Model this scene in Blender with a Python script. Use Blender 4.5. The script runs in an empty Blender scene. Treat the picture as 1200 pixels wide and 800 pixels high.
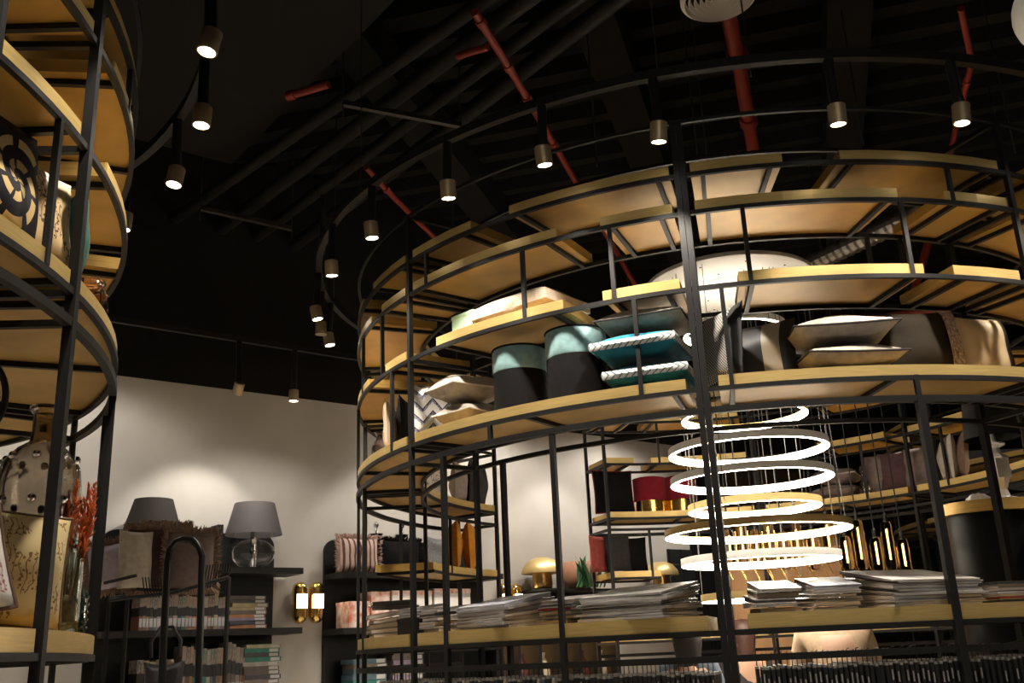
import bpy, bmesh, math, random
from mathutils import Vector, Matrix
random.seed(7)
C = bpy.context.scene.collection
scene = bpy.context.scene
PI = math.pi

# ------------------------------------------------------------------ camera, world, exposure
F_PX = 1164.016; PITCH = math.radians(17.4144); ROLL = math.radians(-2.5431); CAM_Z = 1.55
_fw = Vector((0, math.cos(PITCH), math.sin(PITCH))); _up = Vector((0, -math.sin(PITCH), math.cos(PITCH))); _rt = Vector((1, 0, 0))
_r2 = _rt * math.cos(ROLL) + _up * math.sin(ROLL); _u2 = -_rt * math.sin(ROLL) + _up * math.cos(ROLL)
camd = bpy.data.cameras.new('camera'); camd.sensor_width = 36; camd.lens = F_PX * 36 / 1200; camd.clip_end = 200
cam = bpy.data.objects.new('camera', camd); C.objects.link(cam)
cam.matrix_world = Matrix(((_r2.x, _u2.x, -_fw.x, 0), (_r2.y, _u2.y, -_fw.y, 0), (_r2.z, _u2.z, -_fw.z, CAM_Z), (0, 0, 0, 1)))
scene.camera = cam
w = bpy.data.worlds.new('world'); scene.world = w; w.use_nodes = True
w.node_tree.nodes['Background'].inputs[0].default_value = (1.0, .88, .74, 1)
w.node_tree.nodes['Background'].inputs[1].default_value = .012
vs = scene.view_settings; vs.view_transform = 'Standard'; vs.look = 'None'; vs.gamma = 1; vs.use_curve_mapping = False
vs.exposure = 0.3
SPOT_W = 130.0        # each track spotlight
WALL_W = 50.0       # wall washing spotlights
RING_E = 24.0         # ring chandelier emission
FRONT_W = 50.0     # unseen fill spotlights added behind the camera
WARM = (1.0, .90, .77); NEUTRAL = (1.0, .93, .84)

def ray(x, y): return _r2 * ((x - 600) / F_PX) + _u2 * (-(y - 400) / F_PX) + _fw
def plane(x, y, z): d = ray(x, y); return Vector((0, 0, CAM_Z)) + d * ((z - CAM_Z) / d.z)
def depth(x, y, Y): d = ray(x, y); return Vector((0, 0, CAM_Z)) + d * (Y / d.y)
def proj(P):
    p = Vector(P) - Vector((0, 0, CAM_Z)); k = p.dot(_fw); return 600 + F_PX * p.dot(_r2) / k, 400 - F_PX * p.dot(_u2) / k
def metres(px, P): return px * (Vector(P) - Vector((0, 0, CAM_Z))).dot(_fw) / F_PX

# ------------------------------------------------------------------ survey frames
G = Vector((1.6208, 7.5083, 0)); L = Vector((-4.2498, 2.9029, 0)); RO, RI = 2.8, 2.34
WU = Vector((.787, .617, 0)).normalized(); WN = Vector((-WU.y, WU.x, 0)); WD = 9.0
WROT = math.atan2(WU.y, WU.x)
def W(s, t, z): return WU * s + WN * (WD - t) + Vector((0, 0, z))
def wallpx(x, y, t=0):
    d = ray(x, y); P = Vector((0, 0, CAM_Z)) + d * ((WD - t) / d.dot(WN)); return P.dot(WU), P.z
def pol(c, r, a, z=0): a = math.radians(a); return Vector((c.x + r * math.cos(a), c.y + r * math.sin(a), z))
def ang_at(px, z, r, c, far=False):
    best = None
    for k in range(1440):
        a = k / 4; P = pol(c, r, a, z)
        if P.y < .4: continue
        e = abs(proj(P)[0] - px); d = (P.xy - Vector((0, 0))).length
        t = (P.xy).normalized().dot((P.xy - c.xy).normalized())
        if (t > .02) != far and not (abs(t) < .3 and c is L): continue
        if best is None or e < best[0]: best = (e, a)
    return best[1]

# ------------------------------------------------------------------ materials
MATS = {}
def mat(name, col, rough=.5, metal=0., noise=0., nscale=8., stretch=(1, 1, 1), bump=0., bscale=60., emit=None, es=0., trans=0., ior=1.45, coat=0., sheen=0., col2=None, coord='Object', spec=.5):
    if name in MATS: return MATS[name]
    m = bpy.data.materials.new(name); m.use_nodes = True; nt = m.node_tree; b = nt.nodes['Principled BSDF']
    b.inputs['Base Color'].default_value = (*col, 1); b.inputs['Roughness'].default_value = rough; b.inputs['Metallic'].default_value = metal
    b.inputs['Transmission Weight'].default_value = trans; b.inputs['IOR'].default_value = ior
    b.inputs['Coat Weight'].default_value = coat; b.inputs['Specular IOR Level'].default_value = spec; b.inputs['Sheen Weight'].default_value = sheen
    if emit: b.inputs['Emission Color'].default_value = (*emit, 1); b.inputs['Emission Strength'].default_value = es
    if noise or bump:
        tc = nt.nodes.new('ShaderNodeTexCoord'); mp = nt.nodes.new('ShaderNodeMapping'); mp.inputs['Scale'].default_value = stretch
        nt.links.new(tc.outputs[coord], mp.inputs['Vector'])
    if noise:
        n = nt.nodes.new('ShaderNodeTexNoise'); n.inputs['Scale'].default_value = nscale; n.inputs['Detail'].default_value = 5
        nt.links.new(mp.outputs[0], n.inputs['Vector'])
        r = nt.nodes.new('ShaderNodeMix'); r.data_type = 'RGBA'
        c2 = col2 or tuple(c * (1 - noise) for c in col)
        r.inputs[6].default_value = (*[min(1, c * (1 + noise * .5)) for c in col], 1); r.inputs[7].default_value = (*c2, 1)
        cr = nt.nodes.new('ShaderNodeMapRange'); cr.inputs[1].default_value = .3; cr.inputs[2].default_value = .7
        nt.links.new(n.outputs['Fac'], cr.inputs[0]); nt.links.new(cr.outputs[0], r.inputs[0]); nt.links.new(r.outputs[2], b.inputs['Base Color'])
    if bump:
        n2 = nt.nodes.new('ShaderNodeTexNoise'); n2.inputs['Scale'].default_value = bscale; n2.inputs['Detail'].default_value = 3
        nt.links.new(mp.outputs[0], n2.inputs['Vector'])
        bp = nt.nodes.new('ShaderNodeBump'); bp.inputs['Strength'].default_value = bump; bp.inputs['Distance'].default_value = .01
        nt.links.new(n2.outputs['Fac'], bp.inputs['Height']); nt.links.new(bp.outputs[0], b.inputs['Normal'])
    MATS[name] = m; return m

def nodes_of(m): return m.node_tree, m.node_tree.nodes['Principled BSDF']
def mathn(nt, op, a, b=None, c=None):
    n = nt.nodes.new('ShaderNodeMath'); n.operation = op
    for i, v in enumerate((a, b, c)):
        if v is None: continue
        if isinstance(v, (int, float)): n.inputs[i].default_value = v
        else: nt.links.new(v, n.inputs[i])
    return n.outputs[0]
def uvsep(nt):
    tc = nt.nodes.new('ShaderNodeTexCoord'); s = nt.nodes.new('ShaderNodeSeparateXYZ'); nt.links.new(tc.outputs['UV'], s.inputs[0]); return tc, s.outputs[0], s.outputs[1]
def mixcol(nt, fac, a, b):
    r = nt.nodes.new('ShaderNodeMix'); r.data_type = 'RGBA'; nt.links.new(fac, r.inputs[0])
    for i, c in ((6, a), (7, b)):
        if isinstance(c, tuple): r.inputs[i].default_value = (*c, 1)
        else: nt.links.new(c, r.inputs[i])
    return r.outputs[2]

BLACK = mat('black_powder_coat', (.011, .0105, .0105), .5, spec=.28)
BLACKWOOD = mat('black_stained_wood', (.011, .0105, .010), .5, noise=.4, nscale=12, stretch=(1, 1, 12), spec=.25)
WOOD = mat('brushed_brass_laminate', (.41, .25, .062), .42, .3, noise=.18, nscale=9, stretch=(.6, .6, 14))
EDGE = mat('brushed_brass_edge', (.56, .40, .15), .36, .4, noise=.16, nscale=6, stretch=(1.2, 1.2, 30))
GOLD = mat('polished_gold', (.72, .48, .15), .2, 1.)
SATIN = mat('satin_gold', (.68, .50, .22), .4, .55)
TAN = mat('champagne_metal', (.42, .33, .21), .4, .6)
WHITE = mat('white_paint', (.62, .61, .59), .5)
GREYP = mat('pale_grey_metal', (.85, .83, .80), .5)
CHROME = mat('chrome', (.75, .74, .72), .12, 1.)
GLASS = mat('clear_glass', (.93, .93, .90), .03, trans=1.)
SMOKE = mat('smoked_glass', (.55, .47, .44), .05, trans=1.)
GREENGLASS = mat('green_tinted_glass', (.82, .90, .84), .04, trans=1.)
REDPIPE = mat('red_pipe_paint', (.20, .022, .011), .5)
CEILBLACK = mat('black_ceiling_paint', (.010, .0095, .009), .9, spec=.2)
DUCTBLACK = mat('black_duct_paint', (.0095, .009, .0088), .65, spec=.25)
STEEL = mat('galvanised_steel', (.09, .086, .08), .45, .8)
FLEX = mat('aluminium_flex', (.25, .23, .20), .35, .9)
PAPER = mat('paper_edges', (.62, .58, .55), .8, noise=.35, nscale=30, stretch=(.3, .3, 90))
LED = mat('led_white', (1, 1, 1), .5, emit=(1.0, .90, .74), es=RING_E)
LENS = mat('spot_lens', (1, 1, 1), .5, emit=(1.0, .93, .82), es=30)
LENSOFF = mat('spot_lens_off', (.2, .18, .15), .3)
GLOW = mat('warm_glow', (1, .8, .5), .5, emit=(1.0, .74, .38), es=6)
FILAMENT = mat('glowing_filament', (1, .7, .3), .5, emit=(1.0, .62, .22), es=5)

# ------------------------------------------------------------------ mesh builder
class MB:
    def __init__(s): s.v = []; s.f = []; s.m = []; s.uv = []
    def add(s, vs, fs, mi=0, uvs=None):
        o = len(s.v); s.v += [tuple(v) for v in vs]
        for k, f in enumerate(fs):
            s.f.append(tuple(i + o for i in f)); s.m.append(mi if isinstance(mi, int) else mi[k])
            s.uv.append([uvs[i] for i in f] if uvs else None)
        return s
    def box(s, c, d, rz=0, mi=0):
        c = Vector(c); R = Matrix.Rotation(rz, 3, 'Z'); x, y, z = [k / 2 for k in d]
        P = [c + R @ Vector((i * x, j * y, k * z)) for k in (-1, 1) for j in (-1, 1) for i in (-1, 1)]
        return s.add(P, [(0, 2, 3, 1), (4, 5, 7, 6), (0, 1, 5, 4), (1, 3, 7, 5), (3, 2, 6, 7), (2, 0, 4, 6)], mi)
    def arc(s, r0, r1, z0, z1, a0, a1, n=0, mi=0, c=(0, 0)):
        n = n or max(2, int(abs(a1 - a0) / 3)); full = abs(abs(a1 - a0) - 360) < 1e-6; P = []
        for i in range(n + (0 if full else 1)):
            a = math.radians(a0 + (a1 - a0) * i / n); x, y = math.cos(a), math.sin(a)
            P += [(c[0] + r0 * x, c[1] + r0 * y, z0), (c[0] + r1 * x, c[1] + r1 * y, z0), (c[0] + r1 * x, c[1] + r1 * y, z1), (c[0] + r0 * x, c[1] + r0 * y, z1)]
        fs = []; N = len(P) // 4
        for i in range(n):
            a, b = i * 4, ((i + 1) % N) * 4
            for k in range(4): fs.append((a + k, a + (k + 1) % 4, b + (k + 1) % 4, b + k))
        if not full: fs += [(3, 2, 1, 0), tuple(len(P) - 4 + k for k in range(4))]
        return s.add(P, fs, mi)
    def tube(s, pts, r, n=8, mi=0, cap=True, closed=False):
        pts = [Vector(p) for p in pts]; rs = r if isinstance(r, (list, tuple)) else [r] * len(pts); P = []; N = len(pts)
        prev = None
        for i, p in enumerate(pts):
            if closed: t = (pts[(i + 1) % N] - pts[i - 1])
            else: t = pts[min(i + 1, N - 1)] - pts[max(i - 1, 0)]
            t.normalize()
            if prev is None: x = t.orthogonal().normalized()
            else:
                x = prev - t * prev.dot(t); x.normalize()
            prev = x; y = t.cross(x)
            for k in range(n): a = 2 * PI * k / n; P.append(p + (x * math.cos(a) + y * math.sin(a)) * rs[i])
        fs = []
        for i in range(N if closed else N - 1):
            j = (i + 1) % N
            for k in range(n): fs.append((i * n + k, i * n + (k + 1) % n, j * n + (k + 1) % n, j * n + k))
        if cap and not closed: fs += [tuple(range(n - 1, -1, -1)), tuple((N - 1) * n + k for k in range(n))]
        return s.add(P, fs, mi)
    def lathe(s, prof, n=24, mi=0, c=(0, 0, 0), cap=True):
        P = []; fs = []; c = Vector(c)
        for r, z in prof:
            for k in range(n): a = 2 * PI * k / n; P.append(c + Vector((r * math.cos(a), r * math.sin(a), z)))
        for i in range(len(prof) - 1):
            for k in range(n): fs.append((i * n + k, i * n + (k + 1) % n, (i + 1) * n + (k + 1) % n, (i + 1) * n + k))
        if cap and prof[0][0] > 1e-4: fs.append(tuple(range(n - 1, -1, -1)))
        if cap and prof[-1][0] > 1e-4: fs.append(tuple((len(prof) - 1) * n + k for k in range(n)))
        return s.add(P, fs, mi)
    def mesh(s, name, mats, smooth=False):
        me = bpy.data.meshes.new(name); me.from_pydata(s.v, [], s.f)
        for m in (mats if isinstance(mats, (list, tuple)) else [mats]): me.materials.append(m)
        me.polygons.foreach_set('material_index', s.m)
        if any(s.uv):
            l = me.uv_layers.new(name='UVMap'); k = 0
            for f, u in zip(s.f, s.uv):
                for j in range(len(f)): l.data[k].uv = u[j] if u else (0, 0); k += 1
        bm = bmesh.new(); bm.from_mesh(me); bmesh.ops.remove_doubles(bm, verts=bm.verts, dist=1e-6)
        bmesh.ops.recalc_face_normals(bm, faces=bm.faces); bm.to_mesh(me); bm.free()
        if smooth:
            me.polygons.foreach_set('use_smooth', [True] * len(me.polygons))
            try: me.set_sharp_from_angle(angle=math.radians(40))
            except Exception: pass
        me.update(); return me
    def build(s, name, mats, parent=None, loc=(0, 0, 0), rot=(0, 0, 0), smooth=False):
        return obj(name, s.mesh(name, mats, smooth), parent, loc, rot)

def obj(name, me, parent=None, loc=(0, 0, 0), rot=(0, 0, 0)):
    o = bpy.data.objects.new(name, me); C.objects.link(o); o.location = loc; o.rotation_euler = rot
    if parent: o.parent = parent
    return o
def tag(o, label=None, cat=None, group=None, kind=None):
    if label: o['label'] = label
    if cat: o['category'] = cat
    if group: o['group'] = group
    if kind: o['kind'] = kind
    return o
def thing(name, label, cat, loc=(0, 0, 0), rot=(0, 0, 0), group=None):
    o = bpy.data.objects.new(name, None); C.objects.link(o); o.location = loc; o.rotation_euler = rot; o.empty_display_size = .1
    return tag(o, label, cat, group)
def struct(name, mb, m, **k): o = mb.build(name, m, **k); o['kind'] = 'structure'; return o
ORD = ['first', 'second', 'third', 'fourth', 'fifth', 'sixth', 'seventh', 'eighth', 'ninth', 'tenth', 'eleventh', 'twelfth', 'thirteenth', 'fourteenth', 'fifteenth', 'sixteenth', 'seventeenth', 'eighteenth', 'nineteenth', 'twentieth']
TENS = ['', '', 'twenty', 'thirty', 'forty', 'fifty', 'sixty', 'seventy', 'eighty', 'ninety']
def ordn(i):
    if i < 20: return ORD[i]
    n = i + 1; h = ''
    if n >= 100: h = 'hundred and '; n -= 100
    if n == 0: return 'hundredth'
    if n <= 20: return h + ORD[n - 1]
    t, u = divmod(n, 10)
    return h + (TENS[t][:-1] + 'ieth' if u == 0 else TENS[t] + '-' + ORD[u - 1])

# ------------------------------------------------------------------ lamps' light
def spot_light(parent, watts, size=math.radians(62), blend=.5, col=WARM, r=.035, loc=(0, 0, -.01)):
    d = bpy.data.lights.new('spot_light', 'SPOT'); d.energy = watts; d.spot_size = size; d.spot_blend = blend; d.color = col; d.shadow_soft_size = r
    o = bpy.data.objects.new('spot_light', d); C.objects.link(o); o.parent = parent; o.location = loc; return o
_spot_meshes = {}
def spot_meshes():
    if not _spot_meshes:
        _spot_meshes['body'] = MB().lathe([(.036, .006), (.036, 0), (.043, .001), (.044, .01), (.044, .10), (.040, .104), (0, .104)], 20, cap=False).mesh('spot_body', TAN, True)
        _spot_meshes['lens'] = MB().lathe([(0, .004), (.036, .004)], 20, cap=False).mesh('spot_lens', LENS)
        _spot_meshes['off'] = MB().lathe([(0, .004), (.036, .004)], 20, cap=False).mesh('spot_lens', LENSOFF)
    return _spot_meshes
def spotlight(P, top_z, label, group, aim=None, lit=True, watts=SPOT_W, size=76, col=WARM):
    """a lamp head at P (its open end), turned towards aim, hung from a black stem that reaches top_z"""
    sm = spot_meshes(); P = Vector(P)
    t = thing('spotlight', label, 'spotlight', P, group=group)
    d = (Vector(aim) - P).normalized() if aim else Vector((0, 0, -1))
    q = Vector((0, 0, -1)).rotation_difference(d)
    b = obj('lamp_head', sm['body'], t); b.rotation_euler = q.to_euler()
    ln = obj('lens', sm['lens' if lit else 'off'], b)
    j = Vector((0, 0, .0)) - d * .09
    MB().tube([j, j + Vector((0, 0, .02)), (j.x * .6, j.y * .6, max(.13, j.z + .05)), (0, 0, top_z - P.z)], [.012, .026, .026, .026], 10).build('stem', BLACK, t, smooth=True)
    if lit: spot_light(b, watts, math.radians(size), col=col)
    return t

# ------------------------------------------------------------------ the setting
def conc():
    m = mat('plastered_concrete_wall', (.48, .45, .405), .85, noise=.16, nscale=1.3, bump=.12, bscale=9)
    return m
FLOORM = mat('polished_floor_tile', (.58, .53, .47), .35, noise=.12, nscale=2)
PANELM = mat('dark_wall_panel', (.010, .009, .0085), .5, noise=.3, nscale=6, stretch=(1, 1, .1))
BROWNM = mat('brown_wall_panel', (.07, .04, .022), .5, noise=.3, nscale=6, stretch=(1, 1, .1))
struct('floor', MB().box((2, 6, -.05), (44, 44, .1)), FLOORM)
s0, s1 = -9.0, 9.84
struct('wall_left', MB().box(W((s0 + s1) / 2, -.1, 2.05), (s1 - s0, .2, 4.1), WROT), conc())
struct('wall_upper', MB().box(W(4, -.15, 5.35), (26, .3, 2.5), WROT), CEILBLACK)
wr = struct('wall_right', MB().box(W((s1 + 24) / 2, -.2, 2.05), (24 - s1, .2, 4.1), WROT), PANELM)
pm1 = MB().box((0, 0, 0), (.27, .03, 3.9)).mesh('wall_panel', PANELM); pm2 = MB().box((0, 0, 0), (.27, .03, 3.9)).mesh('wall_panel', BROWNM)
for k in range(44):
    s = s1 + .16 + k * .3
    o = obj('wall_panel', pm2 if 3 <= k < 9 else pm1, wr, W(s, -.08, 2.0), (0, 0, WROT))
RIB = -math.radians(16); RX = Vector((math.cos(RIB), math.sin(RIB), 0)); RY = Vector((-RX.y, RX.x, 0))
ZC = 6.6
ce = struct('ceiling', MB().box((2, 9, ZC + .1), (44, 40, .08)), CEILBLACK)
rib = MB()
for k in range(60):
    c = Vector((2, -3, ZC)) + RY * (k * .42)
    o = c - RX * 16; e = c + RX * 16
    h = .075; a, b_ = .1, .06
    P = [o - RY * a + Vector((0, 0, .06)), o - RY * b_ - Vector((0, 0, h)), o + RY * b_ - Vector((0, 0, h)), o + RY * a + Vector((0, 0, .06))]
    P += [p + (e - o) for p in P]
    rib.add(P, [(0, 1, 5, 4), (1, 2, 6, 5), (2, 3, 7, 6)])
o = rib.build('corrugation', CEILBLACK, ce); o['kind'] = 'stuff'
for i, (px, z) in enumerate(((990, 6.35), (715, 6.35), (1330, 6.35), (430, 6.35))):
    P = plane(px, 60, z)
    struct('trim_%d' % (i + 1), MB().box(P + RY * 2, (.34, 22, .36), RIB), CEILBLACK)
# smooth dark soffit over the upper left
struct('trim_5', MB().box(plane(300, -135, 5.9) + Vector((-2.2, -.4, .1)), (6.4, 4.6, .2), WROT), CEILBLACK)

# ------------------------------------------------------------------ circular shelf gondolas
Z = dict(top=4.25, A=3.945, L5=3.725, L4=3.302, L3=2.768, X=2.2, T=1.612); TH = dict(A=.055, L5=.055, L4=.055, L3=.055, X=.055, T=.068)
def bar(mb, c, dims, a): return mb.box(c, dims, math.radians(a))
def gondola(c, label, mains, ends, boards, rings, struts, doors, partial=()):
    g = thing('round_shelf_gondola', label, 'shelf', c)
    O = Vector((0, 0, 0))
    e0, e1 = ends
    for nm, r, z, w_, h in rings:
        MB().arc(r - w_ / 2, r + w_ / 2, z - h / 2, z + h / 2, e0, e1, int((e1 - e0) / 2.5)).build('ring_tube', BLACK, g)
    for r, z, a0, a1 in partial: MB().arc(r - .01, r + .01, z - .01, z + .01, a0, a1).build('ring_tube', BLACK, g)
    for a in mains:
        for r in (RO, RI):
            ww = .028
            if a == 255.8 and r == RO:
                m = MB()
                for da in (-.34, .34): bar(m, pol(O, r, a + da, 2.13), (.04, .0305, 4.26), a)
                m.build('post', BLACK, g)
            else:
                if (a in (293.5,) and r == RI): ww = .037
                if c is L: ww = .034 if a == 3.9 else .024
                bar(MB(), pol(O, r, a, 2.13), (ww, ww, 4.26), a).build('post', BLACK, g)
        for z in (4.25, 3.932, 3.712, 3.289, 2.755, 2.65, 1.598):
            bar(MB(), pol(O, (RO + RI) / 2, a, z), (RO - RI - .02, .024, .024), a).build('cross_bar', BLACK, g)
    for a, r, w_, z0, z1 in doors:
        bar(MB(), pol(O, r, a, (z0 + z1) / 2), (w_, w_, z1 - z0), a).build('door_post', BLACK, g)
    for a, r, z0, z1 in struts:
        bar(MB(), pol(O, r, a, (z0 + z1) / 2), (.022, .022, z1 - z0), a).build('strut', BLACK, g)
    for lv, a0, a1 in boards:
        z, th = Z[lv], TH[lv]
        b = MB().arc(RI, RO - .004, z, z + th, a0, a1).build('shelf_board', WOOD, g)
        MB().arc(RO - .004, RO + .004, z + .001, z + th, a0, a1).build('edge_band', EDGE, b)
        MB().arc(RI - .004, RI, z + .001, z + th, a0, a1).build('edge_band', EDGE, b)
        k = 2 if a1 - a0 > 30 else 1
        for i in range(k + 1):
            a = a0 + 1.3 + (a1 - a0 - 2.6) * i / k
            bar(MB(), pol(O, (RO + RI) / 2, a, z - .012), (RO - RI - .026, .024, .023), a).build('cross_bar', BLACK, g)
    return g
RINGS = [('top', RO, 4.25, .02, .02), ('top', RI, 4.25, .02, .02)]
for lv in ('A', 'L5', 'L4', 'L3'):
    for r in (RO, RI): RINGS.append((lv, r, Z[lv] - .0115, .022, .023))
RINGS += [('L2', RO, 2.65, .03, .031), ('L2', RI, 2.65, .024, .024), ('T', RO, 1.60, .024, .023), ('T', RI, 1.60, .022, .022)]
MB_main = [('A', 180, 198), ('A', 204.5, 215.6), ('A', 217.6, 229.1), ('A', 235.1, 254.6), ('A', 256.9, 266.7), ('A', 272.9, 292.3), ('A', 76, 106), ('A', 40, 68), ('A', 145, 174), ('A', 297, 320),
 ('L5', 180, 203.7), ('L5', 208.2, 215.6), ('L5', 217.6, 241.2), ('L5', 246.5, 254.6), ('L5', 257, 278.6), ('L5', 284.3, 292.5), ('L5', 296, 312), ('L5', 101, 108.5), ('L5', 75, 97), ('L5', 38, 57), ('L5', 146, 172), ('L5', 8, 30),
 ('L4', 180, 202), ('L4', 209.5, 215.6), ('L4', 222.4, 241.5), ('L4', 246.2, 254.6), ('L4', 260.7, 280.1), ('L4', 283.6, 292.2), ('L4', 295, 312), ('L4', 101.5, 108.5), ('L4', 74, 97), ('L4', 41, 57), ('L4', 20, 35), ('L4', 146, 176),
 ('L3', 179, 215.6), ('L3', 217.6, 254.2), ('L3', 257.5, 292.7), ('L3', 294.3, 330), ('L3', 333, 363), ('L3', 5, 35), ('L3', 37.3, 71), ('L3', 73.5, 108.4), ('L3', 142, 177),
 ('X', 142, 171), ('X', 97, 108.4),
 ('T', 179, 215.6), ('T', 217.6, 254.1), ('T', 257.8, 292.7), ('T', 294.3, 330), ('T', 73.5, 108.4), ('T', 37.3, 71)]
Zm = Z
struts_main = [(220.6, RO, 3.725, 3.93), (285.2, RO, 3.725, 3.93), (198, RO, 3.30, 3.71), (208.2, RO, 3.30, 3.71), (236.6, RO, 3.30, 3.71), (247.5, RO, 3.30, 3.71), (261.9, RO, 3.30, 3.71), (278.8, RO, 3.30, 3.71),
 (190, RO, 2.77, 3.29), (211.5, RO, 2.77, 3.29), (249.6, RO, 2.77, 3.29), (258.8, RO, 2.77, 3.29), (277.2, RO, 2.65, 2.77), (231, RO, 2.65, 2.76),
 (60, RI, 2.77, 3.3), (47, RI, 2.77, 3.3), (27, RI, 2.77, 3.3), (95, RI, 3.3, 3.72), (99, RI, 2.2, 2.65), (160, RI, 2.2, 2.65), (280, RI, 3.3, 3.7), (285, RI, 3.3, 3.7)]
doors_main = [(239.2, RO, .027, 0, 2.65), (277.2, RO, .037, 0, 2.65), (223.2, RO, .028, 0, 2.65), (223.1, RI, .028, 0, 2.65), (192, RO, .02, 0, 2.65), (199, RO, .024, 0, 2.65), (160, RO, .02, 0, 2.65), (104.9, RO, .02, 0, 4.25), (55, RI, .022, 0, 2.65)]
gond_main = gondola(G, 'large round black metal shelving with brass boards around the ring lamp', [4, 36, 72.5, 109, 141.5, 178, 216.6, 255.8, 293.5, 332], (141.5, 469), MB_main, RINGS + [('rail', RO, 1.485, .024, .03)], struts_main, doors_main, [(RI, 2.188, 97, 109), (RO, 2.188, 97, 109), (RI, 2.188, 141.5, 171), (RO, 2.188, 141.5, 171)])
MB_left = []
for lv, segs in dict(A=[(-33, -10), (-4, 3.0), (5, 22), (27, 40)], L5=[(-33, -12), (-8, 2.9), (8, 41), (46, 70), (75, 100)], L4=[(-33, 2.4), (8.4, 24), (28, 41), (44, 62), (70, 110)],
                     L3=[(-33, 3), (4.9, 41.5), (43.5, 80), (82, 118)], T=[(-33, 3), (4.9, 22.2), (43.5, 80)]).items():
    MB_left += [(lv, a, b) for a, b in segs]
gondola(L, 'round black metal shelving with brass boards cut off by the left edge', [-34.7, 3.9, 42.5, 81, 119, 158, 196, 235, 274], (-34.7, 274), MB_left, RINGS,
        [(-8, RO, 3.30, 3.71), (14, RO, 3.72, 3.93), (-2, RO, 3.72, 3.93), (-.6, RO, 2.77, 3.29), (25, RO, 2.65, 2.76)], [(22.6, RO, .026, 0, 2.65), (30, RO, .024, 0, 2.65), (25, RI, .026, 0, 2.65)])
# a third gondola further back on the right
G3 = G + WU * 7.4
gondola(G3, 'distant round black metal shelving behind the dark drum on the right', [150, 188, 227, 265, 304], (112, 340), [('L3', 152, 186), ('L3', 190, 225), ('L4', 160, 180), ('L4', 192, 220), ('L5', 155, 182), ('A', 160, 185), ('X', 152, 180), ('T', 152, 186)], RINGS, [], [])

# ------------------------------------------------------------------ ring tracks and their spotlights
RT, ZT, ZS = 3.1, 4.38, 3.99
def track(c, label):
    t = thing('ring_track', label, 'track', (c.x, c.y, ZT))
    MB().arc(RT - .022, RT + .022, -.025, .025, 0, 360, 120).build('track_rail', BLACK, t)
    for a in range(15, 360, 40):
        p = pol(Vector((0, 0, 0)), RT, a); MB().tube([(p.x, p.y, .02), (p.x, p.y, ZC - ZT + .05)], .004, 6).build('hanger_rod', STEEL, t)
    return t
track(G, 'black circular lighting track above the central shelving')
track(L, 'black circular lighting track above the left shelving')
def ring_spots(c, near, gname, where):
    seen = sorted(near); allA = list(seen)
    a = seen[-1] + 13
    while a < seen[0] + 360 - 8: allA.append(a); a += 13
    for a in allA:
        P = pol(c, RT, a, ZS); x, y = proj(P) if P.y > .5 else (-99, -99)
        vis = 0 <= x <= 1200 and 0 <= y <= 800 and a in seen
        P = P + Vector((random.uniform(-.01, .01), random.uniform(-.01, .01), random.uniform(-.02, .02)))
        aim = pol(c, RT - .20 + random.uniform(-.16, .12), a + random.uniform(-4, 4), 2.2)
        lab = ('lit spotlight on %s, %s' % (where, vis_lab(x, y))) if vis else 'champagne spotlight on a ring track outside the picture'
        ww = SPOT_W * (.62 if c is L else 1)
        spotlight(P, ZT - .02, lab, gname if vis else 'spotlights outside the picture', aim, True, ww)
def vis_lab(x, y):
    names = dict(SPN); k = min(names, key=lambda q: (q[0] - x) ** 2 + (q[1] - y) ** 2); return names[k]
SPN = {(437, 279): 'third up from the wall, beside the shelving corner', (397, 320): 'second up the left curve, tilted inward', (380, 358): 'at the leftmost bend of the curve', (404, 417): 'lowest one, just left of the shelving', (519, 234): 'fifth from the left end', (632, 190): 'left of the tall double post, third from it', (769, 158): 'directly left of the tall double post', (983, 139): 'directly right of the tall double post', (1130, 144): 'rightmost one in view',
       (255, 77): 'highest and largest of the three', (243, 163): 'middle of the three', (202, 228): 'lowest of the three'}
ring_spots(G, [176.6, 189, 206, 218, 231, 243.2, 254.4, 271, 283], 'lit spotlights on the central ring track', 'the central ring track')
ring_spots(L, [12, 24.5, 36], 'lit spotlights on the left ring track', 'the left ring track')
# straight track in front of the plastered wall
t = thing('wall_track', 'straight black lighting track along the top of the plastered wall', 'track', W(4, .95, 4.3))
MB().box((0, 0, 0), (15, .04, .05), WROT).build('track_rail', BLACK, t)
wl = [(wallpx(344, 468, .95)[0], True, 'lit champagne spotlight at the wall top, nearest the central shelving'), (wallpx(278, 455, .95)[0], 2, 'champagne spotlight at the wall top turned to face the plaster'), (wallpx(376, 388, 1.6)[0], False, None)]
for s, lit, lab in wl[:2]:
    if lit == 2: spotlight(W(s, .95, wallpx(278, 462, .95)[1]), 4.28, lab, None, W(s, .25, 2.6), True, 62, 74, NEUTRAL)
    else: spotlight(W(s, .95, wallpx(344, 470, .95)[1]), 4.28, lab, None, W(s, .9, 1.9), True, WALL_W * .8, 150, NEUTRAL)
for s in (5.2, 7.5, 9.3): spotlight(W(s, .95, 4.02), 4.28, 'champagne spotlight grazing the plastered wall, hidden by shelving', 'hidden wall spotlights', W(s, .25, 2.6), True, 48, 74, NEUTRAL)
for s in (2.1, 6.5, 8.4, 0.3):
    spotlight(W(s, .95, 4.02), 4.28, 'champagne spotlight washing the plastered wall, hidden by shelving', 'hidden wall spotlights', W(s, .15, 1.9), True, WALL_W * (1.35 if s > 5 else .85), 150, NEUTRAL)
P = plane(376, 392, 4.0); spotlight(P, 5.2, 'unlit champagne spotlight hanging left of the ring track bend', None, None, False)

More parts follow.
